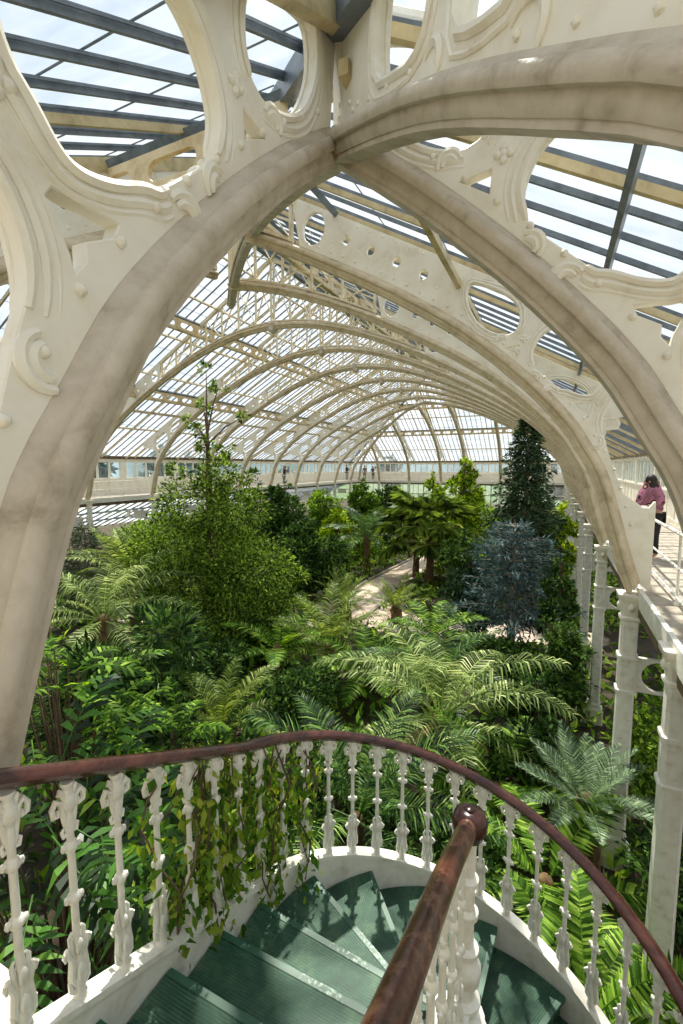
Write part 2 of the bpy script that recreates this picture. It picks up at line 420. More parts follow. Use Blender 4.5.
# node bracket plates at the hips
ORD = ['first', 'second', 'third', 'fourth', 'fifth', 'sixth', 'seventh', 'eighth', 'ninth', 'tenth', 'eleventh', 'twelfth']
HIPN = [2.52, 6.02, 9.48]
FARX = [-1.42, -4.92, -8.38, -10.92, -14.38, -17.88]
def build_arches():
    lab0 = ['near cream half arch with tracery rising from the right gallery to the corner joint',
            'second cream half arch from the right gallery with pierced riveted plate',
            'third cream half arch from the right gallery meeting the hip rib']
    for k in range(3):
        q = KS if k == 0 else 1
        t = thing('iron_half_arch', lab0[k], 'arch', ((XR if k == 0 else XR - .12) * q, (RIBS[k] - .13 * (k == 0)) * q, ZG * q), 0, 'half arches off the right gallery')
        half(HIPN[k], t, (0, 0, 0), pi, q)
    for k in (2,):
        t = thing('iron_half_arch', 'cream half arch off the left gallery before the first whole arch', 'arch', (XL, RIBS[k], ZG), 0)
        half(HIPN[k], t, (0, 0, 0), 0)
    for k in range(3, 9):
        t = thing('iron_arch', '%s whole cream arch with lattice crown counted along the hall from the camera' % ORD[k - 3], 'arch', (XC, RIBS[k], ZG), 0, 'whole arches spanning the hall')
        half(HALF, t, (HALF - .06, 0, 0), pi); half(HALF, t, (-HALF + .06, 0, 0), 0)
        b = MB(); b.ball((0, 0, soff(HALF) - ZG - .06), .1, .2, .12); b.box(-.12, .12, -.17, .17, soff(HALF) - ZG - .06, soff(HALF) - ZG + .2)
        b.build('crown_boss', M['stone'], t)
    for k in range(9, 12):
        s = HIPN[11 - k]
        for side in (0, 1):
            t = thing('iron_half_arch', '%s cream half arch off the %s gallery counted from the far end wall' % (ORD[11 - k], ('right', 'left')[side]), 'arch', ((XR - .1, XL + .1)[side], RIBS[k], ZG), 0, 'half arches near the far end')
            half(s, t, (0, 0, 0), (pi, 0)[side])
    labn = ['large cream half arch curving up from the lower left to the corner joint', 'cream half arch behind the large left one, seen through its tracery', 'third cream half arch from the near gallery, meeting the third hip joint']
    for k in range(3):
        x = (-1.42, -4.92, -8.38)[k]
        q = KS if k == 0 else 1
        t = thing('iron_half_arch', labn[k], 'arch', (x * q, (.40 if k == 0 else YN) * q, ZG * q), 0, 'half arches off the near gallery')
        half(HIPN[k], t, (0, 0, 0), pi / 2, q)
    for i, x in enumerate(FARX):
        t = thing('iron_half_arch', '%s thin cream half arch from the right on the far end wall' % ORD[i], 'arch', (x, YF, ZG), 0, 'half arches off the far gallery')
        half(HIPN[min(i, 5 - i)], t, (0, 0, 0), -pi / 2)

def hip(name, label, corner, nodes, apex, first=None, web=True):
    """Rib along the hip, from a gallery corner through the joints to the apex."""
    C = [corner] + nodes + [apex]
    key = [Vector((c[0], c[1], 0)) for c in C]; cum = [0]
    for a, b in zip(key[:-1], key[1:]): cum.append(cum[-1] + (b - a).length)
    sx = lambda p: abs(p[0] - corner[0])
    pts = []; n = 90; low = first or []
    for i in range(n + 1):
        d = cum[-1] * i / n
        j = max(q for q in range(len(cum) - 1) if cum[q] <= d + 1e-9)
        f = (d - cum[j]) / (cum[j + 1] - cum[j]); p = key[j].lerp(key[j + 1], f)
        s = sx(p); z = catmull(low, s) if low and s < low[-1][0] else soff(min(s, HALF))
        h = (key[j + 1] - key[j]).normalized(); pts.append((Vector((p.x, p.y, z)), h))
    path = []
    for i, (p, h) in enumerate(pts):
        a, b = pts[max(i - 1, 0)][0], pts[min(i + 1, n)][0]; t = (b - a).normalized()
        side = Vector((h.y, -h.x, 0)); nm = side.cross(t)
        if nm.dot(Vector((-h.x, -h.y, .6))) < 0: nm = -nm
        path.append((p, side, nm))
    root = thing(name, label, 'rib', (corner[0], corner[1], ZG), 0, 'hip ribs at the corners of the roof')
    L = lambda p: p - Vector((corner[0], corner[1], ZG))
    m = MB(); m.sweep([(L(p), a, b) for p, a, b in path], CROSS); m.build('arch_moulding', M['stone'], root, True)
    return root, pts

def build_hips():
    low = [(0, -1.7), (.15, -.9), (.4, .05), (.83, .66), (1.19, 1.02), (1.6, 1.38), (2.0, 1.66), (2.52, 1.98)]
    root, pts = hip('hip_rib', 'thick moulded rib sweeping from top right down to the corner joint and on', (XR * KS, .47 * KS), [(-1.40 * KS, 2.90 * KS), (-4.92, 6.9), (-8.38, 10.8)], (XC, 12.3), [(a * KS, b * KS) for a, b in low])
    # web plate of the near stretch: local x = s * sqrt2 along the diagonal
    q = sqrt(2); path = [(s, catmull(low, s)) for s in np.linspace(.3, 2.52, 24)]
    lower = [(s * q, z + .16) for s, z in path]
    rim = [(2.52 * q, roofz(2.52) - .08), (2.0 * q, roofz(2.0) - .08), (1.2 * q, roofz(1.2) - .08), (.3 * q, roofz(.3) - .08)]
    def hq(l): return [(s * q, z) for s, z in l]
    h1 = smooth_closed(hq([(2.02, 2.02), (2.04, 2.25), (2.0, 2.5), (1.85, 2.52), (1.72, 2.36), (1.62, 2.1), (1.64, 1.88), (1.73, 1.82), (1.88, 1.92)]), 1)
    h2 = smooth_closed(hq([(1.5, 1.68), (1.46, 1.9), (1.5, 2.15), (1.42, 2.3), (1.25, 2.2), (1.14, 1.95), (1.15, 1.65), (1.25, 1.5), (1.4, 1.58)]), 1)
    h3 = smooth_closed(hq([(.95, 1.4), (.98, 1.7), (.9, 2.0), (.6, 1.85), (.45, 1.5), (.5, 1.05), (.7, 1.05)]), 1)
    pl = plate2d('web_plate', lower + rim, [h1, h2, h3], .06)
    def mp(x, y, z):
        d = x / q; return ((-d - y / q) * KS, (d - y / q) * KS, z * KS - ZG)
    pl.v = [mp(*v) for v in pl.v]; bd = pl
    for h in (h1, h2, h3):
        c = (sum(p[0] for p in h) / len(h), sum(p[1] for p in h) / len(h))
        for k, r in ((.012, .026), (.075, .015)):
            for sd in (-1, 1):
                bd.tube([mp(x + (x - c[0]) / hypot(x - c[0], z - c[1]) * k, sd * .034, z + (z - c[1]) / hypot(x - c[0], z - c[1]) * k) for x, z in h], r, 6, True)
    for s, z, r in ((1.22, 1.34, .1), (1.62, 1.68, .08)):
        for sd in (-1, 1): bd.tube([mp(s * q + r * cos(a), sd * .036, z + r * sin(a)) for a in [4.3 - 3.4 * k / 12 for k in range(13)]], [.014 + .014 * sin(pi * k / 12) for k in range(13)], 6)
    st = pl
    for s in np.arange(.9, 2.5, .17):
        for sd in (-1, 1): st.ball(mp(s * q, sd * .034, catmull(low, s) + .3), .02, .02, .02, 8, 4)
    for s, z in ((2.3, 2.2), (2.3, 2.45), (2.42, 2.3), (2.42, 2.6), (2.2, 2.1), (2.2, 2.6), (2.44, 2.16), (2.3, 2.7)):
        for sd in (-1, 1): st.ball(mp(s * q, sd * .034, z), .018, .018, .018, 8, 4)
    pl.build('web_plate', M['cream'], root, True)
    # deep plain web from the first joint up
    wb = MB(); HO = Vector((XR * KS, .47 * KS, ZG))
    for (p, h), (p2, h2) in zip(pts[:-1], pts[1:]):
        s = XR * KS - p.x
        if s < 2.95: continue
        a, b = p - HO, p2 - HO
        wb.beam(a + Vector((0, 0, .26)), b + Vector((0, 0, .26)), .06, .2)
    for s in np.arange(3.0, 10.5, .8):
        d = min(pts, key=lambda q_: abs((XR * KS - q_[0].x) - s))[0] - HO
        e = min(pts, key=lambda q_: abs((XR * KS - q_[0].x) - s - .8))[0] - HO
        top = roofz(s) - ZG - .2; top2 = roofz(s + .8) - ZG - .2
        wb.beam((d.x, d.y, d.z + .2), (d.x, d.y, top), .07, .07)
        wb.beam((d.x, d.y, d.z + .25), (e.x, e.y, top2), .03, .06); wb.beam((d.x, d.y, top), (e.x, e.y, e.z + .25), .03, .06)
    wb.build('lattice', M['cream2'], root)
    hip('hip_rib', 'far hip rib curving up from the right end of the far gallery', (XR, YF), [(-1.42, 45.9), (-4.92, 42.0), (-8.38, 38.1)], (XC, 36.6))
    hip('hip_rib', 'far hip rib curving up from the left end of the far gallery', (XL, YF), [(-17.88, 45.9), (-14.38, 42.0), (-10.92, 38.1)], (XC, 36.6))

# ------------------------------------------------------------------ glazed roof
def build_roof():
    ridge = .5 + SL * (XRO - XC)
    yA, yB = YNO + (XRO - XC), YFO - (XRO - XC)
    def slope(idx, label, org, du, run, length, hipped):
        """org: eave start; du: unit vector along the eave; run: unit inward vector; hipped slopes shrink upward on both ends."""
        O = Vector(org); U = Vector(du); R = Vector(run)
        D = XRO - XC
        def P(a, s, dz=0): return O + U * a + R * s + Vector((0, 0, SL * s + dz))
        up = (U.cross(Vector((R.x, R.y, SL)))).normalized()
        if up.z < 0: up = -up
        g = MB()
        if length > 2 * D + .1: g.add([P(0, 0, .05), P(length, 0, .05), P(length - D, D, .05), P(D, D, .05)], [(0, 1, 2, 3)])
        else: g.add([P(0, 0, .05), P(length, 0, .05), P(length / 2, D, .05)], [(0, 1, 2)])
        c = g.build('ceiling', M['glass'], None, False, True); struct(c, label)
        gb = MB(); rf = MB(); lp = MB(); pu = MB(); n = int(length / .44)
        for j in range(n + 1):
            a = (j + .5) * length / (n + 1); top = min(D, a, length - a)
            if j % 5 == 2: rf.beam(P(a, 0, -.06), P(a, top, -.06), .05, .07, up)
            gb.beam(P(a, 0, .0), P(a, top, .0), .03, .05, up)
            gb.beam(P(a + .04, 0, .02), P(a + .04, top, .02), .010, .02, up)
        for a in ([y - YNO for y in RIBS] if idx < 2 else [x - XLO for x in FARX]):
            rf.beam(P(a, 0, -.1), P(a, min(D, a, length - a), -.1), *((.06, .08) if idx < 2 else (.1, .14)), up)
        for s in np.arange(.75, D, .98): lp.beam(P(s + .1, s, .045), P(length - s - .1, s, .045), .014, .01, up)
        for s in ((2.72, 6.4, 8.4, 10.2, 11.9) if idx < 2 else (2.4, 7.4, 10.2, 11.9)):
            pu.beam(P(s, s, -.13), P(length - s, s, -.13), .05, .08, up)
        gb.build('glazing_bar', M['bar'], c); rf.build('rafter', M['rafter'], c)
        lp.build('pane_lap', M['bar'], c); pu.build('purlin', M['bar'] if idx == 0 else M['rafter'], c)
        # pierced purlin beams
        if idx < 2:
            sb = MB(); sb.beam(P(4.45, 4.45, -.42), P(length - 4.45, 4.45, -.42), .07, .10, (0, 0, 1)); sb.build('strut', M['rafter'], c)
        for s in ((9.3,) if idx == 0 else (5.55, 9.3)):
            L = length - 2 * s
            if L < 2: continue
            m = max(2, int(L / .95)); w = L / m; holes = []
            if length > 30 and idx > 1: pass
            for k in range(m):
                cx = (k + .5) * w
                holes.append([(cx + sx * (.24) + .11 * cos(t), -.27 + .11 * sin(t)) for sx, r in ((1, (-pi / 2, pi / 2)), (-1, (pi / 2, 1.5 * pi))) for t in [r[0] + (r[1] - r[0]) * q / 6 for q in range(7)]])
            pl = plate2d('pierced_beam', [(0, -.48), (L, -.48), (L, -.06), (0, -.06)], holes, .05, .004)
            B = P(s, s, -.1)
            pl.v = [tuple(B + U * x + R * y + Vector((0, 0, z))) for x, y, z in pl.v]
            pl.build('pierced_beam', M['purlin'], c)
            ch = MB(); ch.beam(P(s, s, -.6), P(length - s, s, -.6), .13, .05, (0, 0, 1)); ch.build('beam_chord', M['rafter'], c)
            dk = MB(); dk.beam(P(s, s, -.1), P(length - s, s, -.1), .08, .08, up); dk.build('upper_chord', M['bar'], c)
        return c
    LY = YFO - YNO; LX = XRO - XLO
    c0 = slope(0, 'right slope of the glazed roof', (XRO, YNO, .5), (0, 1, 0), (-1, 0, 0), LY, False)
    slope(1, 'left slope of the glazed roof', (XLO, YNO, .5), (0, 1, 0), (1, 0, 0), LY, False)
    slope(2, 'near hipped slope of the glazed roof', (XLO, YNO, .5), (1, 0, 0), (0, 1, 0), LX, True)
    slope(3, 'far hipped slope of the glazed roof', (XLO, YFO, .5), (1, 0, 0), (0, -1, 0), LX, True)
    rg = MB(); rg.beam((XC, yA, ridge - .05), (XC, yB, ridge - .05), .2, .22)
    for cx, cy, ay in ((XRO, YNO, yA), (XLO, YNO, yA), (XRO, YFO, yB), (XLO, YFO, yB)): rg.beam((cx, cy, .42), (XC, ay, ridge - .08), .12, .2)
    rg.build('hip_and_ridge_bar', M['bar'], c0)

# ------------------------------------------------------------------ walls, gallery, columns
def build_shell():
    f = MB(); f.box(-40, 22, -18, 70, ZF - .3, ZF); struct(f.build('floor', M['soil'], None), 'dark soil of the planting beds')
    # outside lawn
    f = MB(); f.box(-160, 140, -120, 190, ZF - .6, ZF - .32); struct(f.build('ground', M['lawn'], None), 'lawn outside the glasshouse')
    # paths on the ground
    def ribbon(pts, w, z0, z1, b):
        n = len(pts); L = []
        for i, (x, y) in enumerate(pts):
            a, c = pts[max(i - 1, 0)], pts[min(i + 1, n - 1)]; d = (c[0] - a[0], c[1] - a[1]); l = hypot(*d); L.append(((-d[1] / l), d[0] / l))
        for i in range(n - 1):
            q = []
            for j in (i, i + 1):
                for sg in (-1, 1):
                    for z in (z0, z1): q.append((pts[j][0] + L[j][0] * w * sg, pts[j][1] + L[j][1] * w * sg, z))
            b.add(q, [(0, 1, 5, 4), (1, 3, 7, 5), (3, 2, 6, 7), (0, 4, 6, 2), (0, 2, 3, 1), (4, 5, 7, 6)])
    p = MB(); main = [(-5.9, 44), (-6.2, 30), (-6.6, 24), (-6.9, 20), (-6.9, 17), (-6.9, 14.8), (-7.6, 13.0), (-9.5, 12.0), (-14, 11.6)]
    ribbon(main, .85, ZF, ZF + .05, p)
    ribbon([(-9.2, 14.4), (-7.6, 14.6), (-6.2, 15.2), (-4.6, 16.2)], 1.35, ZF, ZF + .048, p)
    ribbon([(-6.9, 14.4), (-5.0, 14.6), (-1.5, 15.5), (1.5, 15.8)], .8, ZF, ZF + .045, p)
    struct(p.build('path', M['path'], None), 'pale pinkish path winding between the plants')
    k = MB()
    for sg in (-1, 1):
        ribbon([(x + sg * .92, y) for x, y in main], .06, ZF, ZF + .13, k)
    struct(k.build('trim_1', M['kerb'], None), 'low stone kerb along the path')
    # clerestory walls
    wn = [0]
    def wall(name, label, A, B, inward, bays, shade):
        A, B = Vector(A), Vector(B); L = (B - A).length; U = (B - A) / L; N = Vector(inward)
        def bx(b, a0, a1, z0, z1, d0=0, d1=.12):
            q = [A + U * a - N * d + Vector((0, 0, z)) for z in (z0, z1) for d in (d0, d1) for a in (a0, a1)]
            b.add(q, [(0, 2, 3, 1), (4, 5, 7, 6), (0, 1, 5, 4), (2, 6, 7, 3), (0, 4, 6, 2), (1, 3, 7, 5)])
        w = MB(); bx(w, 0, L, -1.9, -.72); bx(w, 0, L, .24, .55)
        bw = L / bays
        for i in range(bays + 1): bx(w, max(i * bw - .16, 0), min(i * bw + .16, L), -.72, .24, -.04)
        for i in range(bays):
            for s in (.25, .5, .75): bx(w, i * bw + bw * s - .02, i * bw + bw * s + .02, -1.6, -.8, -.02, .02)
        bx(w, 0, L, -.76, -.70, -.05); bx(w, 0, L, -1.62, -1.5, -.03)
        # brackets in the frieze
        for i in range(bays * 6): bx(w, (i + .3) * bw / 6, (i + .7) * bw / 6, .28, .36, -.06)
        struct(w.build(name, M['cream'], None), label)
        ev = MB(); bx(ev, 0, L, .40, .56, -.08, 0); ev.build('eaves_strip', M['brown'], bpy.data.objects[name])
        for i in range(bays):
            wn[0] += 1
            fr = MB(); a0, a1 = i * bw + .16, (i + 1) * bw - .16
            for z in (-.70, .20): bx(fr, a0, a1, z, z + .05, .02, .08)
            nm = 5
            for j in range(nm + 1):
                a = a0 + (a1 - a0) * j / nm; bx(fr, max(a - .05, a0), min(a + .05, a1), -.66, .2, -.01, .08)
            o = fr.build('window_%d' % wn[0], M['cream'], None); struct(o, 'clerestory window in the %s' % label)
            g = MB(); q = [A + U * a - N * .05 + Vector((0, 0, z)) for z in (-.66, .2) for a in (a0, a1)]
            g.add(q, [(0, 1, 3, 2)]); g.build('pane', M['wglass'], o)
    wall('wall_left', 'left gallery wall', (XLO, YNO, 0), (XLO, YFO, 0), (1, 0, 0), 13, 0)
    wall('wall_far', 'far gallery wall', (XLO, YFO, 0), (XRO, YFO, 0), (0, -1, 0), 7, 0)
    wall('wall_right', 'right gallery wall', (XRO, YNO, 0), (XRO, YFO, 0), (-1, 0, 0), 13, 0)
    w = MB(); w.box(XLO, XRO, YNO - .12, YNO, -1.9, .55); struct(w.build('wall_near', M['cream2'], None), 'gallery wall behind the camera')
    # lean-to aisles under the galleries: sloping glazing and a low outer wall
    def aisle(nm, label, O, U, N, L, hi):
        O, U, N = Vector(O), Vector(U), Vector(N); dep = 5.2; z0, z1 = -1.95, -4.0
        P = lambda a, d, dz=0: O + U * a - N * d + Vector((0, 0, z0 + (z1 - z0) * d / dep + dz))
        g = MB(); g.add([P(0, 0), P(L, 0), P(L, dep), P(0, dep)], [(0, 1, 2, 3)]); c = g.build('ceiling', M['aglass'], None); struct(c, label)
        b = MB(); up = U.cross(P(0, dep) - P(0, 0)).normalized()
        n = int(L / .62)
        for j in range(n + 1): b.beam(P(j * L / n, 0, -.05), P(j * L / n, dep, -.05), .07, .07, up)
        for d in (1.7, 3.4): b.beam(P(0, d, -.1), P(L, d, -.1), .06, .09, up)
        b.build('glazing_bar', M['cream2'] if hi else M['bar'], c)
        w = MB(); q = [O + U * a - N * d + Vector((0, 0, z)) for z in (ZF, z1 + .05) for d in (dep, dep + .3) for a in (0, L)]
        w.add(q, [(0, 2, 3, 1), (4, 5, 7, 6), (0, 1, 5, 4), (2, 6, 7, 3), (0, 4, 6, 2), (1, 3, 7, 5)])
        struct(w.build('wall_' + nm, M['cream2'], None), 'low outer wall of the %s aisle' % nm.split('_')[0])
    aisle('left_aisle', 'lean-to glazing below the left gallery', (XLO, YNO, 0), (0, 1, 0), (1, 0, 0), YFO - YNO, 0)
    fw = MB(); W = XRO - XLO
    for i in range(43):
        x = XLO + W * i / 42; k = .09 if i % 3 == 0 else .035; fw.box(x - k / 2, x + k / 2, YFO - .05, YFO + .05, ZF + .9, -1.9)
    for z in (ZF + .9, -4.2, -3.1, -1.95): fw.box(XLO, XRO, YFO - .05, YFO + .05, z - .04, z + .04)
    wn[0] += 1; o_ = struct(fw.build('window_%d' % wn[0], M['cream2'], None), 'tall glazed screen below the far gallery')
    fg = MB(); fg.add([(XLO, YFO, ZF + .9), (XRO, YFO, ZF + .9), (XRO, YFO, -1.95), (XLO, YFO, -1.95)], [(0, 1, 2, 3)]); fg.build('pane', M['glass'], o_)
    fb = MB(); fb.box(XLO, XRO, YFO - .15, YFO + .15, ZF, ZF + .9); struct(fb.build('wall_far_lower', M['cream2'], None), 'low wall under the far glazed screen')
    aisle('right_aisle', 'lean-to glazing below the right gallery', (XRO, YNO, 0), (0, 1, 0), (-1, 0, 0), YFO - YNO, 0)
    w = MB(); w.box(XLO - 5, XRO + 5, YNO - .3, YNO, ZF, -1.95); struct(w.build('wall_near_lower', M['cream2'], None), 'lower wall behind the camera')
    # gallery walkway
    gal = thing('gallery_walkway', 'cream gallery deck running round the hall below the clerestory windows', 'gallery', (XC, 24, ZG))
    def lb(): return MB()
    d = MB(); o = Vector((XC, 24, ZG))
    def bx(b, x0, x1, y0, y1, z0, z1): b.box(x0 - o.x, x1 - o.x, y0 - o.y, y1 - o.y, z0 - o.z, z1 - o.z)
    bx(d, XR, XRO, YNO, YFO, ZG - .12, ZG); bx(d, XLO, XL, YNO, YFO, ZG - .12, ZG); bx(d, XL, XR, YF, YFO, ZG - .12, ZG)
    bx(d, XL, -2.8, YNO, YN, ZG - .12, ZG); bx(d, -2.8, -1.40, YNO, .05, ZG - .12, ZG); bx(d, -.1, XR, YNO, YN, ZG - .12, ZG); bx(d, -1.40, -.1, YNO, SY, ZG - .12, ZG)
    d.build('deck', M['kerb'], gal)
    fa = MB()
    for x, sx in ((XR, -1), (XL, 1)):
        bx(fa, min(x, x + sx * .05), max(x, x + sx * .05), YN, YF, ZG - .2, ZG + .03); bx(fa, min(x, x - sx * .06), max(x, x - sx * .06), YN, YF, ZG - .32, ZG - .12)
    bx(fa, XL, XR, YF - .05, YF, ZG - .2, ZG + .03); bx(fa, XL, XR, YF, YF + .06, ZG - .32, ZG - .12)
    fa.build('fascia', M['white'], gal)
    un = MB()
    bx(un, XL - .3, XL + .02, YN, YF, ZG - .36, ZG - .2); bx(un, XL, XR, YF - .02, YF + .3, ZG - .36, ZG - .2); bx(un, XR - .02, XR + .3, YN, YF, ZG - .36, ZG - .2)
    un.build('under_beam', M['brown'], gal)
    # railings, one per side
    def railing(label, A, B, step, pick):
        A, B = Vector(A), Vector(B); L = (B - A).length; U = (B - A) / L
        t = thing('gallery_railing', label, 'railing', A, 0, 'gallery railings')
        for z, nm in ((.84, 'top_rail'), (.44, 'middle_rail'), (.10, 'bottom_rail')):
            b = MB(); b.tube([U * 0 + Vector((0, 0, z)), U * L + Vector((0, 0, z))], .022 if z > .8 else .015, 8); b.build(nm, M['white'], t, True)
        n = round(L / step)
        pm = MB(); pm.lathe([(.03, 0), (.03, .03), (.016, .05), (.016, .8), (.022, .84), (.022, .87)], 8)
        me = pm.mesh('post', M['white'], True)
        for i in range(n): link('post', me, t, U * ((i + .5) * L / n))
        if pick:
            k = MB()
            m = int(L / .15)
            for i in range(m):
                q = U * (i * L / m); k.beam(q + Vector((0, 0, .10)), q + Vector((0, 0, .84)), .012, .012, U)
            k.build('picket', M['white'], t)
    railing('white pipe railing along the right gallery edge', (XR + .25, 3.4, ZG), (XR + .25, YF, ZG), 1.95, False)
    railing('white picketed railing along the left gallery', (XL - .15, YN, ZG), (XL - .15, YF, ZG), 1.95, True)
    railing('white picketed railing along the far gallery', (XL, YF + .15, ZG), (XR, YF + .15, ZG), 1.95, True)
    # columns
    sh = MB(); w = .115; c = .035
    octo = lambda w, c: [(-w, -w + c), (-w + c, -w), (w - c, -w), (w, -w + c), (w, w - c), (w - c, w), (-w + c, w), (-w, w - c)]
    def prism(b, sect):
        n = 8; vs = []
        for w, c, z in sect: vs += [(x, y, z) for x, y in octo(w, c)]
        b.add(vs, [(i * n + k, i * n + (k + 1) % n, (i + 1) * n + (k + 1) % n, (i + 1) * n + k) for i in range(len(sect) - 1) for k in range(n)] + [tuple(range(7, -1, -1)), tuple((len(sect) - 1) * n + k for k in range(n))])
    H = ZG - .04 - ZF
    prism(sh, [(.105, .028, .3), (.095, .028, H - .3)])
    cb = MB(); prism(cb, [(.17, .03, 0), (.17, .03, .3), (.14, .03, .36), (.13, .03, .42), (.105, .028, .46)])
    cp = MB(); prism(cp, [(.095, .028, H - .36), (.12, .03, H - .34), (.12, .03, H - .31), (.10, .028, H - .29), (.105, .028, H - .2), (.125, .03, H - .14), (.122, .03, H - .11), (.15, .03, H - .06), (.155, .02, H)])
    for q in range(4):
        a = pi / 2 * q; cp.ball((.115 * cos(a), .115 * sin(a), H - .17), .04, .04, .06)
    bn = MB()
    for z in (H - .85, H - 1.32): prism(bn, [(.1, .028, z - .03), (.12, .03, z - .02), (.12, .03, z + .02), (.1, .028, z + .03)])
    pn = MB()
    for s in (-1, 1):
        pn.box(-.05, .05, s * .098 - .008, s * .098 + .008, H - 1.24, H - .93); pn.box(s * .098 - .008, s * .098 + .008, -.05, .05, H - 1.24, H - .93)
    meshes = [('shaft', sh.mesh('shaft', M['white'])), ('base', cb.mesh('base', M['white'])), ('capital', cp.mesh('capital', M['cream'], True)), ('band', bn.mesh('band', M['white'])), ('panel', pn.mesh('panel', M['white']))]
    def column(x, y, label, group, back=None):
        t = thing('iron_column', label, 'column', (x, y, ZF), 0, group)
        for n, me in meshes: link(n, me, t)
        if back is not None:
            dx = back - x
            rp = plate2d('ring_bracket', [(0, H - 1.32), (dx, H - 1.32), (dx, H - .85), (0, H - .85)], [circ(math.copysign(.37, dx), H - 1.085, .2, 24)] + ([circ(dx - math.copysign(.37, dx), H - 1.085, .2, 24)] if abs(dx) > 1.2 else []), .05)
            rp.build('ring_bracket', M['white'], t)
    column(XR + .02, 4.95, 'large white iron column with moulded capital beside the right handrail', 'gallery columns', XRO)
    for k in range(0, 12):
        lab = 'white iron column under the %s arch foot of the right gallery' % ORD[k]
        column(XR - .12, RIBS[k], lab, 'gallery columns', XRO)
        if k > 1: column(XL + .1, RIBS[k], 'cream iron column under the %s arch foot of the left gallery' % ORD[k], 'left gallery columns', XLO)
    for k in range(1, 7):
        column(XRO, RIBS[k], 'rear iron column behind the %s front column of the right gallery' % ORD[k], 'rear gallery columns')
    for i, x in enumerate(FARX): column(x, YF, 'far gallery column, %s from the right' % ORD[i], 'far gallery columns')
    column(-1.55, YN + .02, 'white iron column under the foot of the large left arch', 'gallery columns')
    # flood lamps under the far gallery
    for i, (x, lb_) in enumerate(((-12.1, 'dark flood lamp under far gallery, first from the left'), (-11.6, 'dark flood lamp under far gallery, second from the left'), (-.9, 'dark flood lamp under far gallery, second from the right'), (-.2, 'dark flood lamp under far gallery, rightmost'))):
        t = thing('flood_lamp', lb_, 'lamp', (x, YF - .1, ZG - .32), 0, 'flood lamps under the far gallery')
        b = MB(); b.tube([(0, 0, 0), (0, 0, -.25)], .03, 6); b.tube([(-.2, 0, -.45), (-.2, 0, -.25), (.2, 0, -.25), (.2, 0, -.45)], .02, 6); b.build('bracket', M['dark'], t)
        b = MB(); b.lathe([(.1, 0), (.17, .12), (.2, .3), (.22, .34)], 10, (0, 0, -.72)); b.build('housing', M['dark'], t, True)
        b = MB(); b.lathe([(.09, -.01), (.09, .0)], 10, (0, 0, -.72)); b.build('lens', M['lens'], t)

# ------------------------------------------------------------------ spiral stair
SC = (-.29, 1.742); SR = 1.056; RISE = .1475; DEG = 22.8; GO = .308; SY = .41  # SY: where the first nosing meets the gallery floor
def stair_path(d):
    """Outer line of the stair at path length d from the gallery: (x, y, z of the nosing line, heading angle outward)."""
    L0 = SC[1] - SY
    if d < L0:
        y = SY + d; return SC[0] - SR, y, ZG - RISE * d / GO, pi
    a = pi - (d - L0) / SR; z = ZG - RISE * L0 / GO - RISE * (d - L0) / (SR * radians(DEG))
    return SC[0] + SR * cos(a), SC[1] + SR * sin(a), z, a
def bez(p, q, r, n=8): return [tuple((1 - t) ** 2 * a + 2 * t * (1 - t) * b + t * t * c for a, b, c in zip(p, q, r)) for t in [k / n for k in range(n + 1)]]

def baluster_mesh(h=.76):
    b = MB()
    b.lathe([(.022, 0), (.022, .02), (.016, .03), (.021, .06), (.018, .09), (.012, .12), (.0115, h - .16), (.015, h - .14), (.011, h - .1), (.014, h - .02), (.02, h - .01), (.02, h)], 10)
    for z in (.36, .54):
        b.lathe([(.012, -.02), (.019, -.012), (.021, 0), (.019, .012), (.012, .02)], 8, (0, 0, z))
        for s in (-1, 1): b.ball((s * .022, 0, z + s * .006), .012, .01, .014, 6, 4)
    # leafy foot: curled acanthus on both sides and lumps front and back
    for s in (-.8, .8):
        b.tube([(s * .008, 0, .05), (s * .03, 0, .09), (s * .026, 0, .15), (s * .046, 0, .2), (s * .056, 0, .185), (s * .05, 0, .165)], [0.0104, 0.0126, 0.0104, 0.0096, 0.0067, 0.0037], 7)
        b.tube([(s * .01, 0, .12), (s * .024, 0, .19), (s * .03, 0, .235), (s * .02, 0, .25)], [0.0089, 0.0089, 0.0067, 0.0037], 6)
        b.tube([(s * .01, 0, .03), (s * .036, 0, .05), (s * .04, 0, .085), (s * .028, 0, .09)], [0.0089, 0.0089, 0.0067, 0.0037], 6)
        b.ball((0, s * .016, .1), .016, .01, .035, 7, 5); b.ball((0, s * .014, .19), .014, .009, .03, 7, 5)
        # scrolled head
        b.tube([(s * .004, 0, h - .19), (s * .018, 0, h - .13), (s * .03, 0, h - .06), (s * .05, 0, h - .045), (s * .064, 0, h - .065), (s * .06, 0, h - .092), (s * .044, 0, h - .095), (s * .042, 0, h - .078)], [0.0059, 0.0089, 0.0104, 0.0096, 0.0089, 0.0081, 0.0074, 0.0059], 8)
        b.tube([(0, 0, h - .1), (s * .02, 0, h - .04), (s * .034, 0, h - .02), (s * .04, 0, h - .032)], [0.0089, 0.0104, 0.0089, 0.0052], 6)
        b.tube([(s * .006, 0, h - .17), (s * .026, 0, h - .175), (s * .032, 0, h - .155), (s * .024, 0, h - .148)], [0.0067, 0.0074, 0.0059, 0.0037], 6)
        b.ball((0, s * .012, h - .07), .02, .009, .034, 7, 5)
    b.ball((0, 0, h - .04), .02, .016, .03, 8, 5)
    return b.mesh('baluster', M['white'], True)

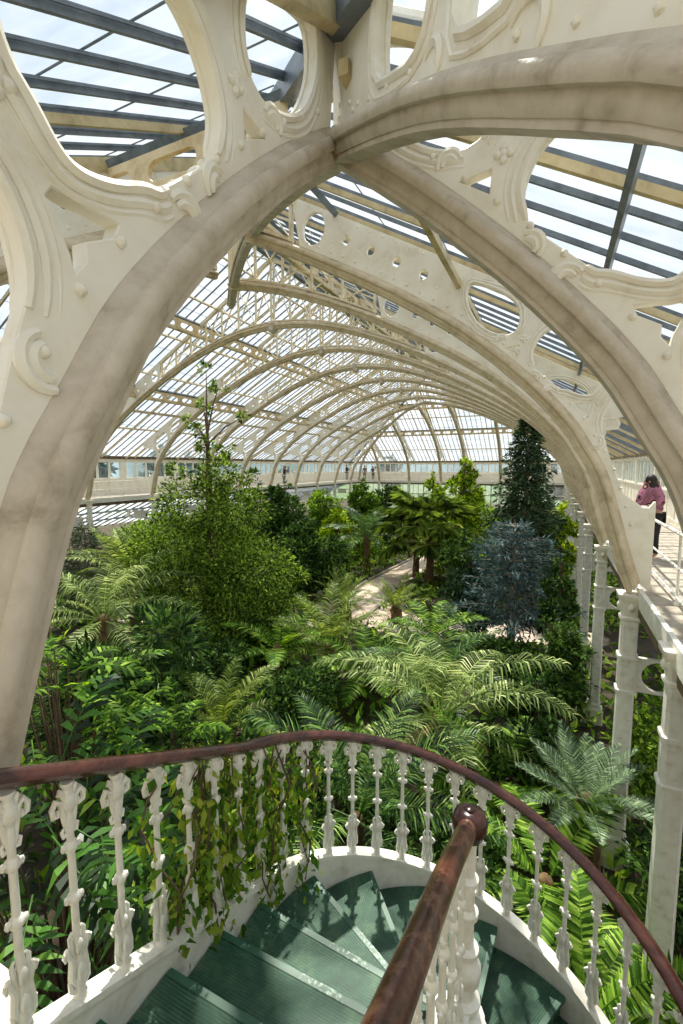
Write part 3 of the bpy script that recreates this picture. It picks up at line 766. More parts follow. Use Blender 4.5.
def build_stair():
    st = thing('spiral_staircase', 'spiral staircase with dark green ribbed treads and a white curb', 'staircase', (SC[0], SC[1], ZF))
    zr = lambda z: z - ZF
    def tread(shape, loc, rz):
        b = MB(); n = len(shape)
        b.add([(x, y, 0) for x, y in shape] + [(x, y, -.045) for x, y in shape], [tuple(range(n)), tuple(range(2 * n - 1, n - 1, -1))] + [(k, k + n, (k + 1) % n + n, (k + 1) % n) for k in range(n)])
        xs = [x for x, y in shape if abs(y) < 1e-6]; x0, x1 = min(xs), max(xs)
        b.box(x0, x1, .02, .035, -RISE + .01, -.03)
        o = b.build('tread', M['tread'], st, loc=loc); o.rotation_euler = (0, 0, rz)
        m = MB(); m.box(x0 + .004, x1 - .004, -.006, .022, -.02, .003); m.build('nosing', M['nose'], o)
    for i in range(1, 5):      # straight steps off the gallery
        y = .264 + GO * i
        tread([(.06, 0), (SR - .03, 0), (SR - .03, GO + .035), (.06, GO + .035)], (0, y - SC[1], zr(ZG + .054 - RISE * i)), pi)
    L0 = SC[1] - SY; dev = (.264 + GO * 5 - SC[1]) / SR
    # transition and winders
    nW = 20
    for j in range(nW):
        i = 5 + j; a = pi - dev - radians(DEG) * j
        arc = [(cos(t) * (SR - .03), sin(t) * (SR - .03)) for t in [radians(DEG + 2.2) * k / 6 for k in range(7)]]
        shape = [(.09, 0)] + arc + [(.09 * cos(radians(DEG)), .09 * sin(radians(DEG)))]
        tread(shape, (0, 0, zr(ZG + .054 - RISE * i)), a)
    # curb
    tot = L0 + SR * (radians(DEG) * nW - .35)
    path = []
    n = 150
    for k in range(n + 1):
        d = .05 + (tot - .05) * k / n; x, y, z, a = stair_path(d)
        path.append(((x - SC[0], y - SC[1], zr(z)), (cos(a), sin(a), 0), (0, 0, 1)))
    c = MB(); c.sweep(path, [(-.022, -.23), (.026, -.23), (.026, .05), (.04, .058), (.04, .085), (-.035, .085), (-.035, .058), (-.022, .05)])
    c.build('curb', M['white'], st, False)
    # centre newel below the treads
    nw = MB(); nw.lathe([(.18, 0), (.18, .12), (.11, .2), (.095, .3), (.095, 2.82), (.115, 2.86), (.13, 2.9), (.13, 3.14), (.115, 3.16), (.07, 3.18)], 18)
    nw.build('centre_post', M['white'], st, True)
    # outer balustrade
    tb = thing('stair_balustrade', 'outer stair balustrade of white scrolled balusters under a dark curved wooden handrail', 'balustrade', (SC[0] - SR, SY, ZG))
    o = Vector((SC[0] - SR, SY, ZG)); BH = .76
    bm_ = baluster_mesh(BH)
    d = .10; k = 0
    while d < L0 + SR * radians(DEG) * 12.5:
        x, y, z, a = stair_path(d)
        link('baluster', bm_, tb, Vector((x, y, z + .085)) - o, a + pi / 2); d += .168
    hp = []
    n = 130; end = L0 + SR * radians(DEG) * 12.8
    for k in range(n + 1):
        d = -1.0 + (end + 1.0) * k / n
        if d < .0: x, y, z, a = SC[0] - SR, SY + d, ZG, pi
        else: x, y, z, a = stair_path(d)
        hp.append((Vector((x, y, z + .085 + BH + .047 - .04 * min(1, max(0, d) / 1.4))) - o, (cos(a), sin(a), 0), (0, 0, 1)))
    hc = [(.04 * cos(t) * (1 if sin(t) > -.3 else .8), .03 * sin(t)) for t in [2 * pi * q / 14 for q in range(14)]]
    h = MB(); h.sweep(hp, hc); h.build('handrail', M['wood'], tb, True)
    # inner balustrade beside the camera
    IX = -.24; nwl = Vector((-.24, 1.69, 0))
    ti = thing('inner_balustrade', 'inner stair balustrade with a worn brown handrail ending in a round knob', 'balustrade', (nwl.x, nwl.y, ZG))
    o = Vector((nwl.x, nwl.y, ZG))
    zi = lambda y: -1.385 + (1.69 - y) * .42
    pth = []; rad = []
    ys = [1.65 - .1 * q for q in range(22)]
    for y in ys:
        z = zi(y) if y > .3 else zi(.3)
        pth.append(Vector((IX + max(0, 1.3 - y) * .03, y, z)) - o); rad.append(.036)
    hh = MB(); hh.tube(pth, rad, 14); hh.build('handrail', M['woodworn'], ti, True)
    kb = MB(); kb.lathe([(.02, -.07), (.05, -.055), (.066, -.02), (.068, .012), (.057, .04), (.036, .052), (.02, .054), (.018, .062), (.006, .066)], 20, (0, 0, zi(1.69) - ZG + .01))
    kb.build('knob', M['wood'], ti, True)
    nb = MB(); zt = zi(1.69) - .05 - ZG; zb = -2.38 - ZG
    Hn = zt - zb
    prof = [(.125, 0), (.125, .05), (.105, .06), (.1, .1), (.06, .115), (.05, .13), (.078, .15), (.082, .17), (.05, .19), (.042, .22), (.062, .235), (.062, .25), (.04, .265), (.036, .32), (.056, .335), (.06, .36), (.06, .40), (.044, .42), (.034, .44), (.05, .455), (.05, .475), (.03, .49), (.028, .6), (.044, .615), (.044, .635), (.028, .65), (.028, .74), (.042, .755), (.042, .775), (.026, .79), (.03, Hn)]
    nb.lathe([(r, z + zb) for r, z in prof if z <= Hn], 18); nb.build('newel_post', M['white'], ti, True)
    im = baluster_mesh(.76)
    for i in range(8):
        y = 1.53 - .15 * i; link('baluster', im, ti, Vector((IX, y, zi(y) - .79)) - o, pi / 2)
    bs = MB(); bs.beam(Vector((IX, 1.66, zi(1.66) - .85)) - o, Vector((IX, .3, zi(.3) - .85)) - o, .06, .13); bs.build('curb', M['white'], ti)

# ------------------------------------------------------------------ plants
def leaves_mesh(name, mat, pos, nrm, length, width, fold=.25, droop=0., jitter=.35):
    """One mesh of folded kite leaves at pos, pointing along nrm."""
    n = len(pos); rg = RNG
    d = nrm + rg.normal(0, jitter, (n, 3)); d[:, 2] -= droop
    d /= np.linalg.norm(d, axis=1)[:, None] + 1e-9
    r = rg.normal(0, 1, (n, 3)); r[:, 2] += 1.6
    sd = np.cross(d, r); sd /= np.linalg.norm(sd, axis=1)[:, None] + 1e-9
    up = np.cross(sd, d)
    L = length * rg.uniform(.65, 1.25, (n, 1)); W = width * rg.uniform(.7, 1.2, (n, 1)) / 2
    a = pos; m = pos + d * L * .45
    v = np.stack([a, m + sd * W + up * W * fold, pos + d * L - up * L * .12, m - sd * W + up * W * fold], 1).reshape(-1, 3)
    i = np.arange(n) * 4
    f = np.stack([np.stack([i, i + 1, i + 2], 1), np.stack([i, i + 2, i + 3], 1)], 1).reshape(-1, 3)
    me = bpy.data.meshes.new(name); me.from_pydata(v.tolist(), [], f.tolist()); me.materials.append(mat); me.update()
    return me

def cloud(blobs, count):
    """Random points (and outward directions) in the outer shells of ellipsoids (cx,cy,cz,rx,ry,rz)."""
    vol = np.array([(b[3] * b[4] * b[5]) ** .67 for b in blobs]); vol /= vol.sum()
    P = []; N = []
    for b, w in zip(blobs, vol):
        n = max(8, int(count * w)); K = max(5, n // 26)
        u = RNG.normal(0, 1, (K, 3)); u /= np.linalg.norm(u, axis=1)[:, None]
        # leaves gather in sprays round knots on the shell
        kn = u * RNG.uniform(.4, 1, (K, 1)) ** .45
        q = RNG.integers(0, K, n); du = RNG.normal(0, .13, (n, 3)); v = kn[q] + du
        P.append(np.array(b[:3]) + v * np.array(b[3:6])); N.append(u[q] * .7 + du * 5 + np.array([0, 0, .25]))
    return np.concatenate(P), np.concatenate(N)

def blobs_for(w, z0, z1, k, seed, round_=.5):
    rs = random.Random(seed); B = []
    for i in range(k):
        f = i / max(k - 1, 1); z = z0 + (z1 - z0) * (.08 + .86 * f)
        env = sin(pi * min(.97, max(.12, (f * .82 + .16)))) ** .6
        r = w * env * rs.uniform(.25, .42); a = rs.uniform(0, 2 * pi) + i * 2.4; q = w * env * rs.uniform(.25, .62)
        B.append((q * cos(a), q * sin(a), z, r * rs.uniform(.9, 1.3), r * rs.uniform(.9, 1.3), r * rs.uniform(.7, 1.0)))
    return B

def tree(name, label, x, y, w, zc0, ztop, mat, count, leaf, seed, k=16, cat='tree', group=None, bark='bark', leader=None, trunk=True, lean=(0, 0), blobs=None):
    """Broadleaf tree: crown from zc0 to ztop (world z), half width w."""
    t = thing(name, label, cat, (x, y, ZF), 0, group)
    B = blobs or blobs_for(w, zc0 - ZF, ztop - ZF, k, seed)
    if leader:      # sparse sprays above the crown
        for q in range(leader[1]):
            f = q / leader[1]; B.append((random.uniform(-.5, .5) * (1 - f) + lean[0] * f, random.uniform(-.4, .4) * (1 - f) + lean[1] * f, ztop - ZF + (leader[0] - ztop) * f, .32 * (1.3 - f), .32 * (1.3 - f), .22))
    P, N = cloud(B, count)
    link('foliage', leaves_mesh('foliage', mat, P, N, leaf[0], leaf[1], .3, .15), t)
    tr = MB(); top = (ztop if not leader else leader[0]) - ZF
    tr.tube([(0, 0, -.05), (.05, .02, top * .3), (-.05, .06, top * .6), (lean[0] * .7, lean[1] * .7, top * .95)], [.11 * (w / 2 + .4), .09 * (w / 2 + .4), .06 * (w / 2 + .3), .012], 8)
    tr.build('trunk', M[bark], t, True)
    br = MB()
    for b in B[:40]:
        z = max(.3, b[2] - hypot(b[0], b[1]) * .6 - .2)
        br.tube([(0, 0, min(z, top * .8)), (b[0] * .5, b[1] * .5, (min(z, top * .8) + b[2]) / 2 + .1), (b[0], b[1], b[2])], [.035, .022, .008], 5)
    br.build('branch', M[bark], t, True)
    return t

def frond_mesh(name, mat, L, e0, bend, pairs, ll, lw, taper='palm', droop=.25, fwd=.55, vee=.25, rach=.018, start=.16, seed=0, stemmat=None, wob=.12):
    """Feather frond along +x: rachis arc starting at elevation e0 bending down by bend over its length."""
    rs = random.Random(seed); n = 22; pts = []; p = Vector((0, 0, 0)); yaw = 0
    for i in range(n + 1):
        pts.append(p.copy()); f = i / n; e = e0 - bend * f ** 1.25; yaw += wob * .02 * rs.uniform(-1, 1)
        p = p + Vector((cos(e) * cos(yaw), sin(yaw) * cos(e), sin(e))) * (L / n)
    b = MB(); b.tube(pts, [rach * (1 - .85 * i / n) for i in range(n + 1)], 5)
    for j in range(pairs):
        f = start + (1 - start) * (j + .5) / pairs; q = f * n; i = min(int(q), n - 1); c = pts[i].lerp(pts[i + 1], q - i)
        T = (pts[i + 1] - pts[i]).normalized(); S = Vector((0, 0, 1)).cross(T); S.normalize(); U = T.cross(S)
        if taper == 'palm': l = ll * min(1, .35 + 2.2 * (f - start)) * (1 - max(0, f - .55) * 1.35)
        else: l = ll * (sin(pi * min(1, (f - start) / (1 - start) * .92 + .06)) ** .75)
        for sg in (-1, 1):
            k = l * rs.uniform(.88, 1.1); fw = fwd + .5 * f * f + rs.uniform(-.07, .07); v = vee + rs.uniform(-.1, .1)
            d = (S * sg + T * fw + U * v).normalized(); d2 = (d + Vector((0, 0, -droop * rs.uniform(.7, 1.5)))).normalized()
            W = T * (lw / 2) ; m = c + d * k * .5; tip = m + d2 * k * .5
            b.add([c - W * .5, c + W * .5, m + W, m - W, tip], [(0, 1, 2, 3), (3, 2, 4)])
    return b.mesh(name, mat, False, False)

def rosette(name, label, x, y, z, meshes, n, cat, trunk_h=0, tr=.12, group=None, partname='frond', stem='fibre', dead=None, seed=1, scale=1.0, crownr=.16, skew=0):
    """Palm, cycad or tree fern: fronds copied round a crown at height z."""
    t = thing(name, label, cat, (x, y, ZF), 0, group); rs = random.Random(seed); H = z - ZF
    for i in range(n):
        me = meshes[min(len(meshes) - 1, int(i / n * len(meshes)))]
        a = i * 2.39996 + rs.uniform(-.2, .2) + seed
        o = link(partname, me, t, (cos(a) * .06, sin(a) * .06, H), None, (rs.uniform(-.12, .12), rs.uniform(-.1, .1), a), scale * rs.uniform(.85, 1.1))
    b = MB()
    b.tube([(0, 0, -.05), (tr * .2, 0, H * .5), (0, 0, H - .05)], [tr * 1.25, tr, tr], 10)
    b.ball((0, 0, H - .02), crownr, crownr, crownr * 1.2, 10, 6); b.build('trunk', M[stem], t, True)
    if dead:
        for i in range(dead[1]):
            a = i * 2.1 + seed; link('dry_frond', dead[0], t, (cos(a) * .08, sin(a) * .08, H - .1), None, (0, 0, a), scale * rs.uniform(.7, 1))
    return t

def fan_mesh(name, mat, stalk, R, e0, seg=30, seed=0):
    rs = random.Random(seed); b = MB(); p = []
    for i in range(9):
        f = i / 8; p.append((stalk * f * cos(e0 - .35 * f), 0, stalk * f * sin(e0 - .35 * f)))
    b.tube(p, [.016 - .008 * i / 8 for i in range(9)], 5); c = Vector(p[-1]); T = (Vector(p[-1]) - Vector(p[-2])).normalized(); S = Vector((0, 1, 0)); U = T.cross(S)
    for k in range(seg):
        a = (k / (seg - 1) - .5) * 4.4; d = T * cos(a) + S * sin(a) + U * -.1; l = R * (1 - .12 * abs(a)) * rs.uniform(.92, 1.05)
        e = Vector((-sin(a) * T.x, cos(a), -sin(a) * T.z)); w = R * .05
        m = c + d * l * .6; tip = m + (d + Vector((0, 0, -.75 * rs.uniform(.5, 1.4)))).normalized() * l * .4
        b.add([c, m + e * w + U * w * .3, tip, m - e * w + U * w * .3], [(0, 1, 2), (0, 2, 3)])
    return b.mesh(name, mat, False, False)

def conifer(name, label, x, y, ztop, w, mat, tiers, per, seed, barkm='palebark', droop=.3, needle=(.13, .035), dens=26, low=.12, power=.8, cat='conifer tree'):
    t = thing(name, label, cat, (x, y, ZF), 0, None); rs = random.Random(seed); H = ztop - ZF
    P = []; N = []; br = MB()
    for i in range(tiers):
        f = low + (1 - low) * (i / tiers); z = H * f; l = w * (1 - f) ** power * rs.uniform(.8, 1.15) + .12
        for k in range(per):
            a = 2 * pi * k / per + i * 1.1 + rs.uniform(-.4, .4); ll = l * rs.uniform(.65, 1.1); pts = []
            for q in range(6):
                s = q / 5; pts.append((cos(a) * ll * s, sin(a) * ll * s, z + ll * (.22 * s - droop * s * s)))
            br.tube(pts, [.02 * (1 - .8 * q / 5) for q in range(6)], 4)
            for q in range(int(dens * ll / w * 1.6) + 6):
                s = rs.uniform(.15, 1.02); sw = .32 * ll * (1.1 - s) * rs.uniform(-1, 1)
                P.append((cos(a) * ll * s - sin(a) * sw, sin(a) * ll * s + cos(a) * sw, z + ll * (.22 * s - droop * s * s) + rs.uniform(-.06, .05) - abs(sw) * .3))
                N.append((cos(a) * .8 - sin(a) * sw * 2, sin(a) * .8 + cos(a) * sw * 2, rs.uniform(-.5, .5)))
    link('foliage', leaves_mesh('foliage', mat, np.array(P), np.array(N), needle[0], needle[1], .2, .1, .4), t)
    br.tube([(0, 0, -.05), (.03, 0, H * .5), (0, 0, H)], [.13, .08, .01], 8); br.build('trunk', M[barkm], t, True)

def shrub(name, label, x, y, w, h, mat, count, leaf, seed, k=9, group=None, cat='shrub', base=ZF):
    t = thing(name, label, cat, (x, y, base), 0, group); rs = random.Random(seed)
    B = [(rs.uniform(-.6, .6) * w, rs.uniform(-.6, .6) * w, h * rs.uniform(.25, .8), w * rs.uniform(.3, .5), w * rs.uniform(.3, .5), h * rs.uniform(.18, .3)) for _ in range(k)]
    P, N = cloud(B, count); P[:, 2] = np.maximum(P[:, 2], .04)
    link('foliage', leaves_mesh('foliage', mat, P, N, leaf[0], leaf[1], .3, .2), t)
    s = MB()
    for b in B: s.tube([(rs.uniform(-.08, .08), rs.uniform(-.08, .08), -.03), (b[0] * .5, b[1] * .5, b[2] * .6), b[:3]], [.022, .015, .006], 5)
    s.build('stem', M['bark'], t, True); return t

def build_plants():
    # --- frond types
    pal = [frond_mesh('frond', M['l_palmlight'], 2.4, e, bd, 36, .6, .034, 'palm', .85, .4, .15, .02, .14, i) for i, (e, bd) in enumerate(((1.3, 1.35), (1.0, 1.4), (.6, 1.2), (.15, .9)))]
    pal2 = [frond_mesh('frond', M['l_palm'], 2.2, e, bd, 50, .46, .03, 'palm', .45, .5, .2, .018, .12, i + 9) for i, (e, bd) in enumerate(((1.3, .9), (1.0, 1.1), (.6, 1.2)))]
    pald = [frond_mesh('frond', M['l_palmdark'], 2.3, e, bd, 40, .52, .034, 'palm', .4, .5, .2, .018, .12, i + 19) for i, (e, bd) in enumerate(((1.2, 1.0), (.8, 1.2), (.35, 1.1)))]
    fern = [frond_mesh('frond', M['l_fern'], 1.5, e, bd, 44, .3, .042, 'fern', .15, .25, .05, .012, .06, i + 29) for i, (e, bd) in enumerate(((1.0, 1.0), (.65, .95), (.3, .8)))]
    tfern = [frond_mesh('frond', M['l_fern'], 2.0, e, bd, 46, .42, .055, 'fern', .2, .25, .05, .015, .08, i + 39) for i, (e, bd) in enumerate(((.95, 1.1), (.55, .95), (.2, .8)))]
    cyc = [frond_mesh('frond', M['l_cycad'], 1.25, e, bd, 56, .24, .016, 'fern', .08, .6, .3, .012, .1, i + 49) for i, (e, bd) in enumerate(((1.25, .5), (.9, .6), (.5, .5)))]
    cyg = [frond_mesh('frond', M['l_palm'], 1.5, e, bd, 52, .26, .02, 'fern', .1, .55, .3, .014, .1, i + 59) for i, (e, bd) in enumerate(((1.3, .7), (.95, .8), (.5, .8)))]
    dry = frond_mesh('dry_frond', M['l_dry'], 1.2, .1, 1.5, 34, .3, .02, 'palm', .7, .5, 0, .014, .12, 70)
    # --- big named plants
    lob = [(215, 472, 20), (196, 500, 30), (236, 505, 28), (172, 540, 32), (214, 545, 36), (256, 556, 32), (148, 572, 24), (190, 590, 36), (240, 600, 36), (272, 598, 27), (216, 640, 40), (178, 640, 28), (256, 648, 32),
           (222, 690, 36), (262, 612, 26), (160, 605, 24), (206, 520, 22), (140, 545, 16), (284, 575, 16), (230, 570, 26), (205, 446, 9), (192, 432, 7), (226, 452, 8), (200, 410, 7), (218, 392, 7), (186, 424, 6), (240, 418, 6), (208, 378, 6), (172, 470, 10), (246, 478, 10)]
    B = []; rs = random.Random(5)
    for px, py, r in lob:
        u, z, r = (px - 205) * .0297, (466 - py) * .0297 * 1.04, r * .0297; dpt = rs.uniform(-.9, .9) if r > .5 else rs.uniform(-.3, .3)
        B.append((u * .906 + dpt * .42, u * .42 - dpt * .9, max(z - ZF, .5), r * 1.1, r * 1.1, r * .85))
    tree('bushy_tree', 'tall bushy tree with small olive leaves and a thin leader rising left of centre', -9.3, 10.6, 2.6, -5.3, 2.5, M['l_tree'], 42000, (.125, .058), 3, blobs=B)
    tree('dark_tree', 'dense dark green round-topped tree right of the tall bushy one', -12.6, 20, 1.9, -4.6, -.75, M['l_dark'], 7000, (.2, .1), 5, 16)
    tree('dark_tree', 'broad dark-leaved tree in front of the round-topped one, above the path', -8.9, 16.0, 1.9, -5.0, -2.1, M['l_dark'], 9000, (.2, .1), 8, 14)
    tree('small_tree', 'bushy bright-lit tree below the far left gallery corner', -11.1, 27, 1.5, -4.8, -.7, M['l_mid'], 5000, (.24, .11), 12, 13)
    tree('layered_tree', 'yellow-green layered tree standing before the far gallery', -4.7, 27, 1.6, -4.4, .7, M['l_lime'], 4200, (.26, .12), 14, 15)
    conifer('conifer', 'tall dark conifer with drooping branches reaching the arches at right', -1.0, 19, 2.1, 1.95, M['l_conifer'], 40, 9, 4, dens=30, needle=(.24, .075))
    conifer('blue_conifer', 'spreading blue-grey conifer with pale bare branches below the dark one', -.95, 13.6, -1.5, 2.0, M['l_blue'], 15, 8, 9, droop=.12, dens=46, needle=(.2, .05), low=.25, power=.5)
    fan = [fan_mesh('fan_leaf', M['l_palm'], 1.3, .95, e, 30, i) for i, e in enumerate((1.45, 1.1, .65, .15))]
    rosette('fan_palm', 'fan palm with round pleated leaves behind the path', -4.95, 20, -3.1, fan, 34, 'palm', tr=.17, partname='fan_leaf', seed=2, scale=1.2)
    rosette('fan_palm', 'smaller fan palm crowded against the left of the larger one', -6.0, 21.5, -3.9, fan, 18, 'palm', tr=.15, partname='fan_leaf', seed=5, scale=.85)
    rosette('feather_palm', 'dark feather palm left of the far path with drooping fronds', -8.8, 22, -3.75, pald, 26, 'palm', tr=.18, seed=3)
    rosette('feather_palm', 'large pale feather palm with long arching fronds at the centre', -1.62, 7.6, -4.4, pal, 15, 'palm', tr=.13, seed=4, scale=.98, dead=(dry, 4))
    rosette('feather_palm', 'upright feather palm left of the large pale palm', -5.3, 10.5, -4.85, pal2, 20, 'palm', tr=.15, seed=6, scale=.85, dead=(dry, 4))
    rosette('cycad', 'cycad with brown woolly crown beside the path bend', -6.4, 14.0, -4.75, cyg, 20, 'cycad', tr=.2, seed=7, scale=.9, dead=(dry, 5))
    rosette('cycad', 'cycad on the right side of the path opposite the brown-crowned one', -4.75, 14.6, -4.85, cyg, 18, 'cycad', tr=.2, seed=17, scale=.8, dead=(dry, 3))
    rosette('feather_palm', 'blue-green feather palm close behind the large pale palm', -2.2, 9.7, -4.85, pald, 14, 'palm', tr=.15, seed=8, scale=.85)
    rosette('tree_fern', 'bright green tree fern just right of the large pale palm', -.6, 6.9, -4.9, tfern, 7, 'fern', tr=.1, seed=9, scale=.7, crownr=.1)
    rosette('cycad', 'blue-grey stiff-leaved cycad in front of the white columns', .55, 6.2, -4.3, cyc, 30, 'cycad', tr=.16, seed=10, scale=.72)
    rosette('tree_fern', 'vivid tree fern spreading behind the right handrail', .1, 5.3, -4.75, tfern, 9, 'fern', tr=.1, seed=11, scale=.72, crownr=.1)
    rosette('ground_fern', 'bright yellow-green fern low between the right balusters', .45, 4.05, -4.75, fern, 14, 'fern', tr=.1, seed=12, scale=.72)
    rosette('feather_palm', 'dark palm with long fronds seen through the centre balusters', -2.2, 5.2, -4.7, pald, 13, 'palm', tr=.11, seed=13, scale=.85, crownr=.1)
    rosette('feather_palm', 'pale-fronded palm on the left behind the large left arch', -10.2, 7.6, -3.9, pal, 16, 'palm', tr=.15, seed=14, scale=1.0)
    rosette('feather_palm', 'palm with grey-green fronds beyond the glossy shrubs at left', -11.5, 9.6, -3.6, pal2, 18, 'palm', tr=.15, seed=15, scale=1.1)
    rosette('feather_palm', 'low palm with short fronds beneath the bushy tree', -5.5, 6.4, -4.95, pal2, 13, 'palm', tr=.12, seed=16, scale=.7)
    rosette('tree_fern', 'tree fern at the foot of the dark shrubs by the path', -2.9, 12.4, -4.75, tfern, 13, 'fern', tr=.12, seed=18, scale=.75)
    rosette('feather_palm', 'slender palm with fine fronds left of the fan palms', -7.6, 26, -3.2, pal2, 18, 'palm', tr=.12, seed=19, scale=1.0)
    conifer('dark_pine', 'dark feathery pine at far left beside the large arch', -14.4, 10.2, -1.9, 1.6, M['l_conifer'], 16, 9, 6, droop=.0, needle=(.28, .02), dens=30)
    tree('glossy_tree', 'lit bush with pale green leaves under the left gallery', -15.2, 14.5, 2.0, -4.8, -1.9, M['l_mid'], 5000, (.2, .09), 21, 14)
    tree('slender_tree', 'slender yellow-green tree standing mid hall before the far wall', -8.0, 33, 1.0, -4.2, -.2, M['l_lime'], 1800, (.26, .12), 23, 9)
    tree('slender_tree', 'pale green thin tree left of the fan palms', -9.9, 30.5, 1.3, -4.6, -1.4, M['l_lime'], 2600, (.26, .12), 24, 10)
    tree('shade_tree', 'dark bushy tree in the middle distance left of the round-topped tree', -16.2, 23, 2.2, -4.8, -1.3, M['l_dark'], 4500, (.24, .12), 25, 14)
    tree('shade_tree', 'mid green tree below the middle of the left gallery', -16.0, 31, 2.0, -4.8, -1.7, M['l_mid'], 3500, (.28, .13), 26, 12)
    tree('shade_tree', 'dark bushy tree between the fan palm and the conifer', -2.9, 17.6, 1.3, -5.0, -2.3, M['l_dark'], 4500, (.18, .09), 27, 13)
    tree('shade_tree', 'light green bush against the right columns beyond the conifer', .35, 20.5, .9, -4.6, -1.35, M['l_lime'], 3200, (.2, .09), 28, 12)
    tree('shade_tree', 'dark leafy shrub tree beside the third right column', .1, 10.4, 1.0, -5.2, -3.2, M['l_dark'], 4500, (.12, .06), 29, 13)
    tree('shade_tree', 'low dark thicket in front of the right columns', -.1, 8.6, .85, -5.3, -3.75, M['l_dark'], 3600, (.11, .055), 30, 11)
    # --- left foreground
    comp = [frond_mesh('leaf_spray', M['l_gloss'], .8, e, bd, 9, .27, .062, 'fern', .5, .5, .1, .008, .15, i + 80) for i, (e, bd) in enumerate(((.9, .9), (.4, .8), (.0, .7)))]
    compl = [frond_mesh('leaf_spray', M['l_fern'], .7, e, bd, 9, .2, .055, 'fern', .5, .5, .1, .008, .15, i + 90) for i, (e, bd) in enumerate(((.9, .9), (.4, .8), (.0, .7)))]
    def spray_bush(label, x, y, z, w, h, n, ms, seed):
        t = thing('glossy_shrub', label, 'shrub', (x, y, ZF), 0, None); rs = random.Random(seed); s = MB()
        for i in range(n):
            a = rs.uniform(0, 2 * pi); q = w * sqrt(rs.uniform(0, 1)); zz = z - ZF - h * rs.uniform(0, 1); p = (q * cos(a), q * sin(a), zz)
            link('leaf_spray', ms[i % 3], t, p, None, (rs.uniform(-.2, .2), rs.uniform(-.2, .3), a + rs.uniform(-.7, .7)), rs.uniform(.7, 1.1))
            s.tube([(p[0] * .1, p[1] * .1, -.05), (p[0] * .4, p[1] * .4, zz * .6), p], [.02, .014, .006], 4)
        s.build('stem', M['bark'], t, True)
    spray_bush('glossy shrub with large pinnate leaves beside the large left arch', -4.6, 2.9, -1.85, .5, 1.3, 46, compl, 1)
    spray_bush('light green pinnate shrub just above the left handrail', -4.3, 4.0, -3.2, .4, .5, 20, compl, 2)
    spray_bush('dark pinnate shrub filling the space behind the left balusters', -3.1, 1.9, -2.35, .75, 2.2, 96, comp, 3)
    spray_bush('lime-tipped pinnate shrub behind the balusters left of the vine', -2.8, 2.8, -2.95, .55, 1.6, 80, compl, 4)
    shrub('evergreen_shrub', 'dark blue-green shrub with long narrow leaves left of the tree shade', -6.4, 5.2, 1.3, 2.9, M['l_palmdark'], 5200, (.24, .06), 31, 14)
    shrub('evergreen_shrub', 'dark shrub under the vine and handrail', -3.2, 4.4, 1.0, 2.0, M['l_dark'], 3600, (.15, .07), 32, 12)
    shrub('evergreen_shrub', 'shaded dark shrub at the foot of the bushy tree', -7.2, 8.0, 1.3, 1.6, M['l_dark'], 3200, (.15, .06), 33, 12)
    shrub('evergreen_shrub', 'dark small-leaved shrub under the winding stair', -1.0, 5.0, 1.1, 1.3, M['l_dark'], 3600, (.11, .05), 34, 12)
    shrub('evergreen_shrub', 'shaded shrub beside the foot of the large white column', 1.5, 5.6, .7, 1.7, M['l_dark'], 2800, (.10, .05), 35, 10)
    shrub('evergreen_shrub', 'leafy shrub between the large white column and the ring brackets', 1.6, 7.6, .8, 1.9, M['l_mid'], 2600, (.11, .05), 36, 10)
    shrub('evergreen_shrub', 'dark climbing shrub up the rear columns at right', 2.6, 9.0, .7, 2.7, M['l_dark'], 2800, (.12, .06), 37, 12)
    shrub('evergreen_shrub', 'dense shrub beneath the blue-grey conifer', -1.3, 11.9, 1.2, 1.3, M['l_dark'], 3000, (.12, .06), 38, 10)
    shrub('evergreen_shrub', 'lit mounded shrub left of the path bend', -9.4, 13.0, 1.2, 1.6, M['l_tree'], 3600, (.13, .06), 39, 10)
    shrub('evergreen_shrub', 'yellow-green shrub right of the far path', -4.2, 22.5, 1.3, 1.8, M['l_lime'], 2600, (.22, .1), 40, 10)
    shrub('evergreen_shrub', 'leafy shrub left of the far path beside the feather palm', -9.9, 24.4, 1.5, 1.9, M['l_mid'], 2600, (.22, .1), 41, 10)
    shrub('evergreen_shrub', 'broad shrub below the far gallery at the middle', -6.5, 36, 3.2, 3.0, M['l_mid'], 3200, (.32, .15), 42, 14)
    shrub('evergreen_shrub', 'broad dark shrub below the far gallery at the right', -1.5, 34, 2.4, 3.2, M['l_dark'], 3000, (.32, .15), 43, 14)
    shrub('evergreen_shrub', 'broad shrub below the far gallery at the left', -13.5, 37, 3.2, 2.8, M['l_mid'], 3000, (.32, .15), 44, 14)
    shrub('evergreen_shrub', 'green shrub under the left gallery beyond the pine', -17.5, 18.5, 1.8, 2.2, M['l_dark'], 2600, (.24, .11), 45, 12)
    shrub('evergreen_shrub', 'leafy shrub hiding the path foot left of the upright palm', -7.4, 10.6, .9, 1.1, M['l_mid'], 3200, (.13, .06), 46, 11)
    shrub('evergreen_shrub', 'dark shrub between the upright palm and the handrail', -4.6, 7.6, 1.2, 1.2, M['l_dark'], 3600, (.12, .055), 47, 11)
    shrub('evergreen_shrub', 'low green shrub behind the balusters under the pale palm', -2.6, 6.6, 1.0, 1.1, M['l_mid'], 3200, (.11, .05), 48, 11)
    shrub('evergreen_shrub', 'dark shrub right of the tree fern near the white columns', -.1, 7.6, .9, 1.5, M['l_dark'], 3600, (.11, .05), 49, 11)
    rosette('tree_fern', 'fern with upright light fronds left of the upright palm', -6.3, 9.6, -4.75, tfern, 12, 'fern', tr=.11, seed=20, scale=.8)
    rosette('tree_fern', 'light green fern between the two middle palms', -3.9, 9.7, -4.8, tfern, 12, 'fern', tr=.11, seed=21, scale=.75)
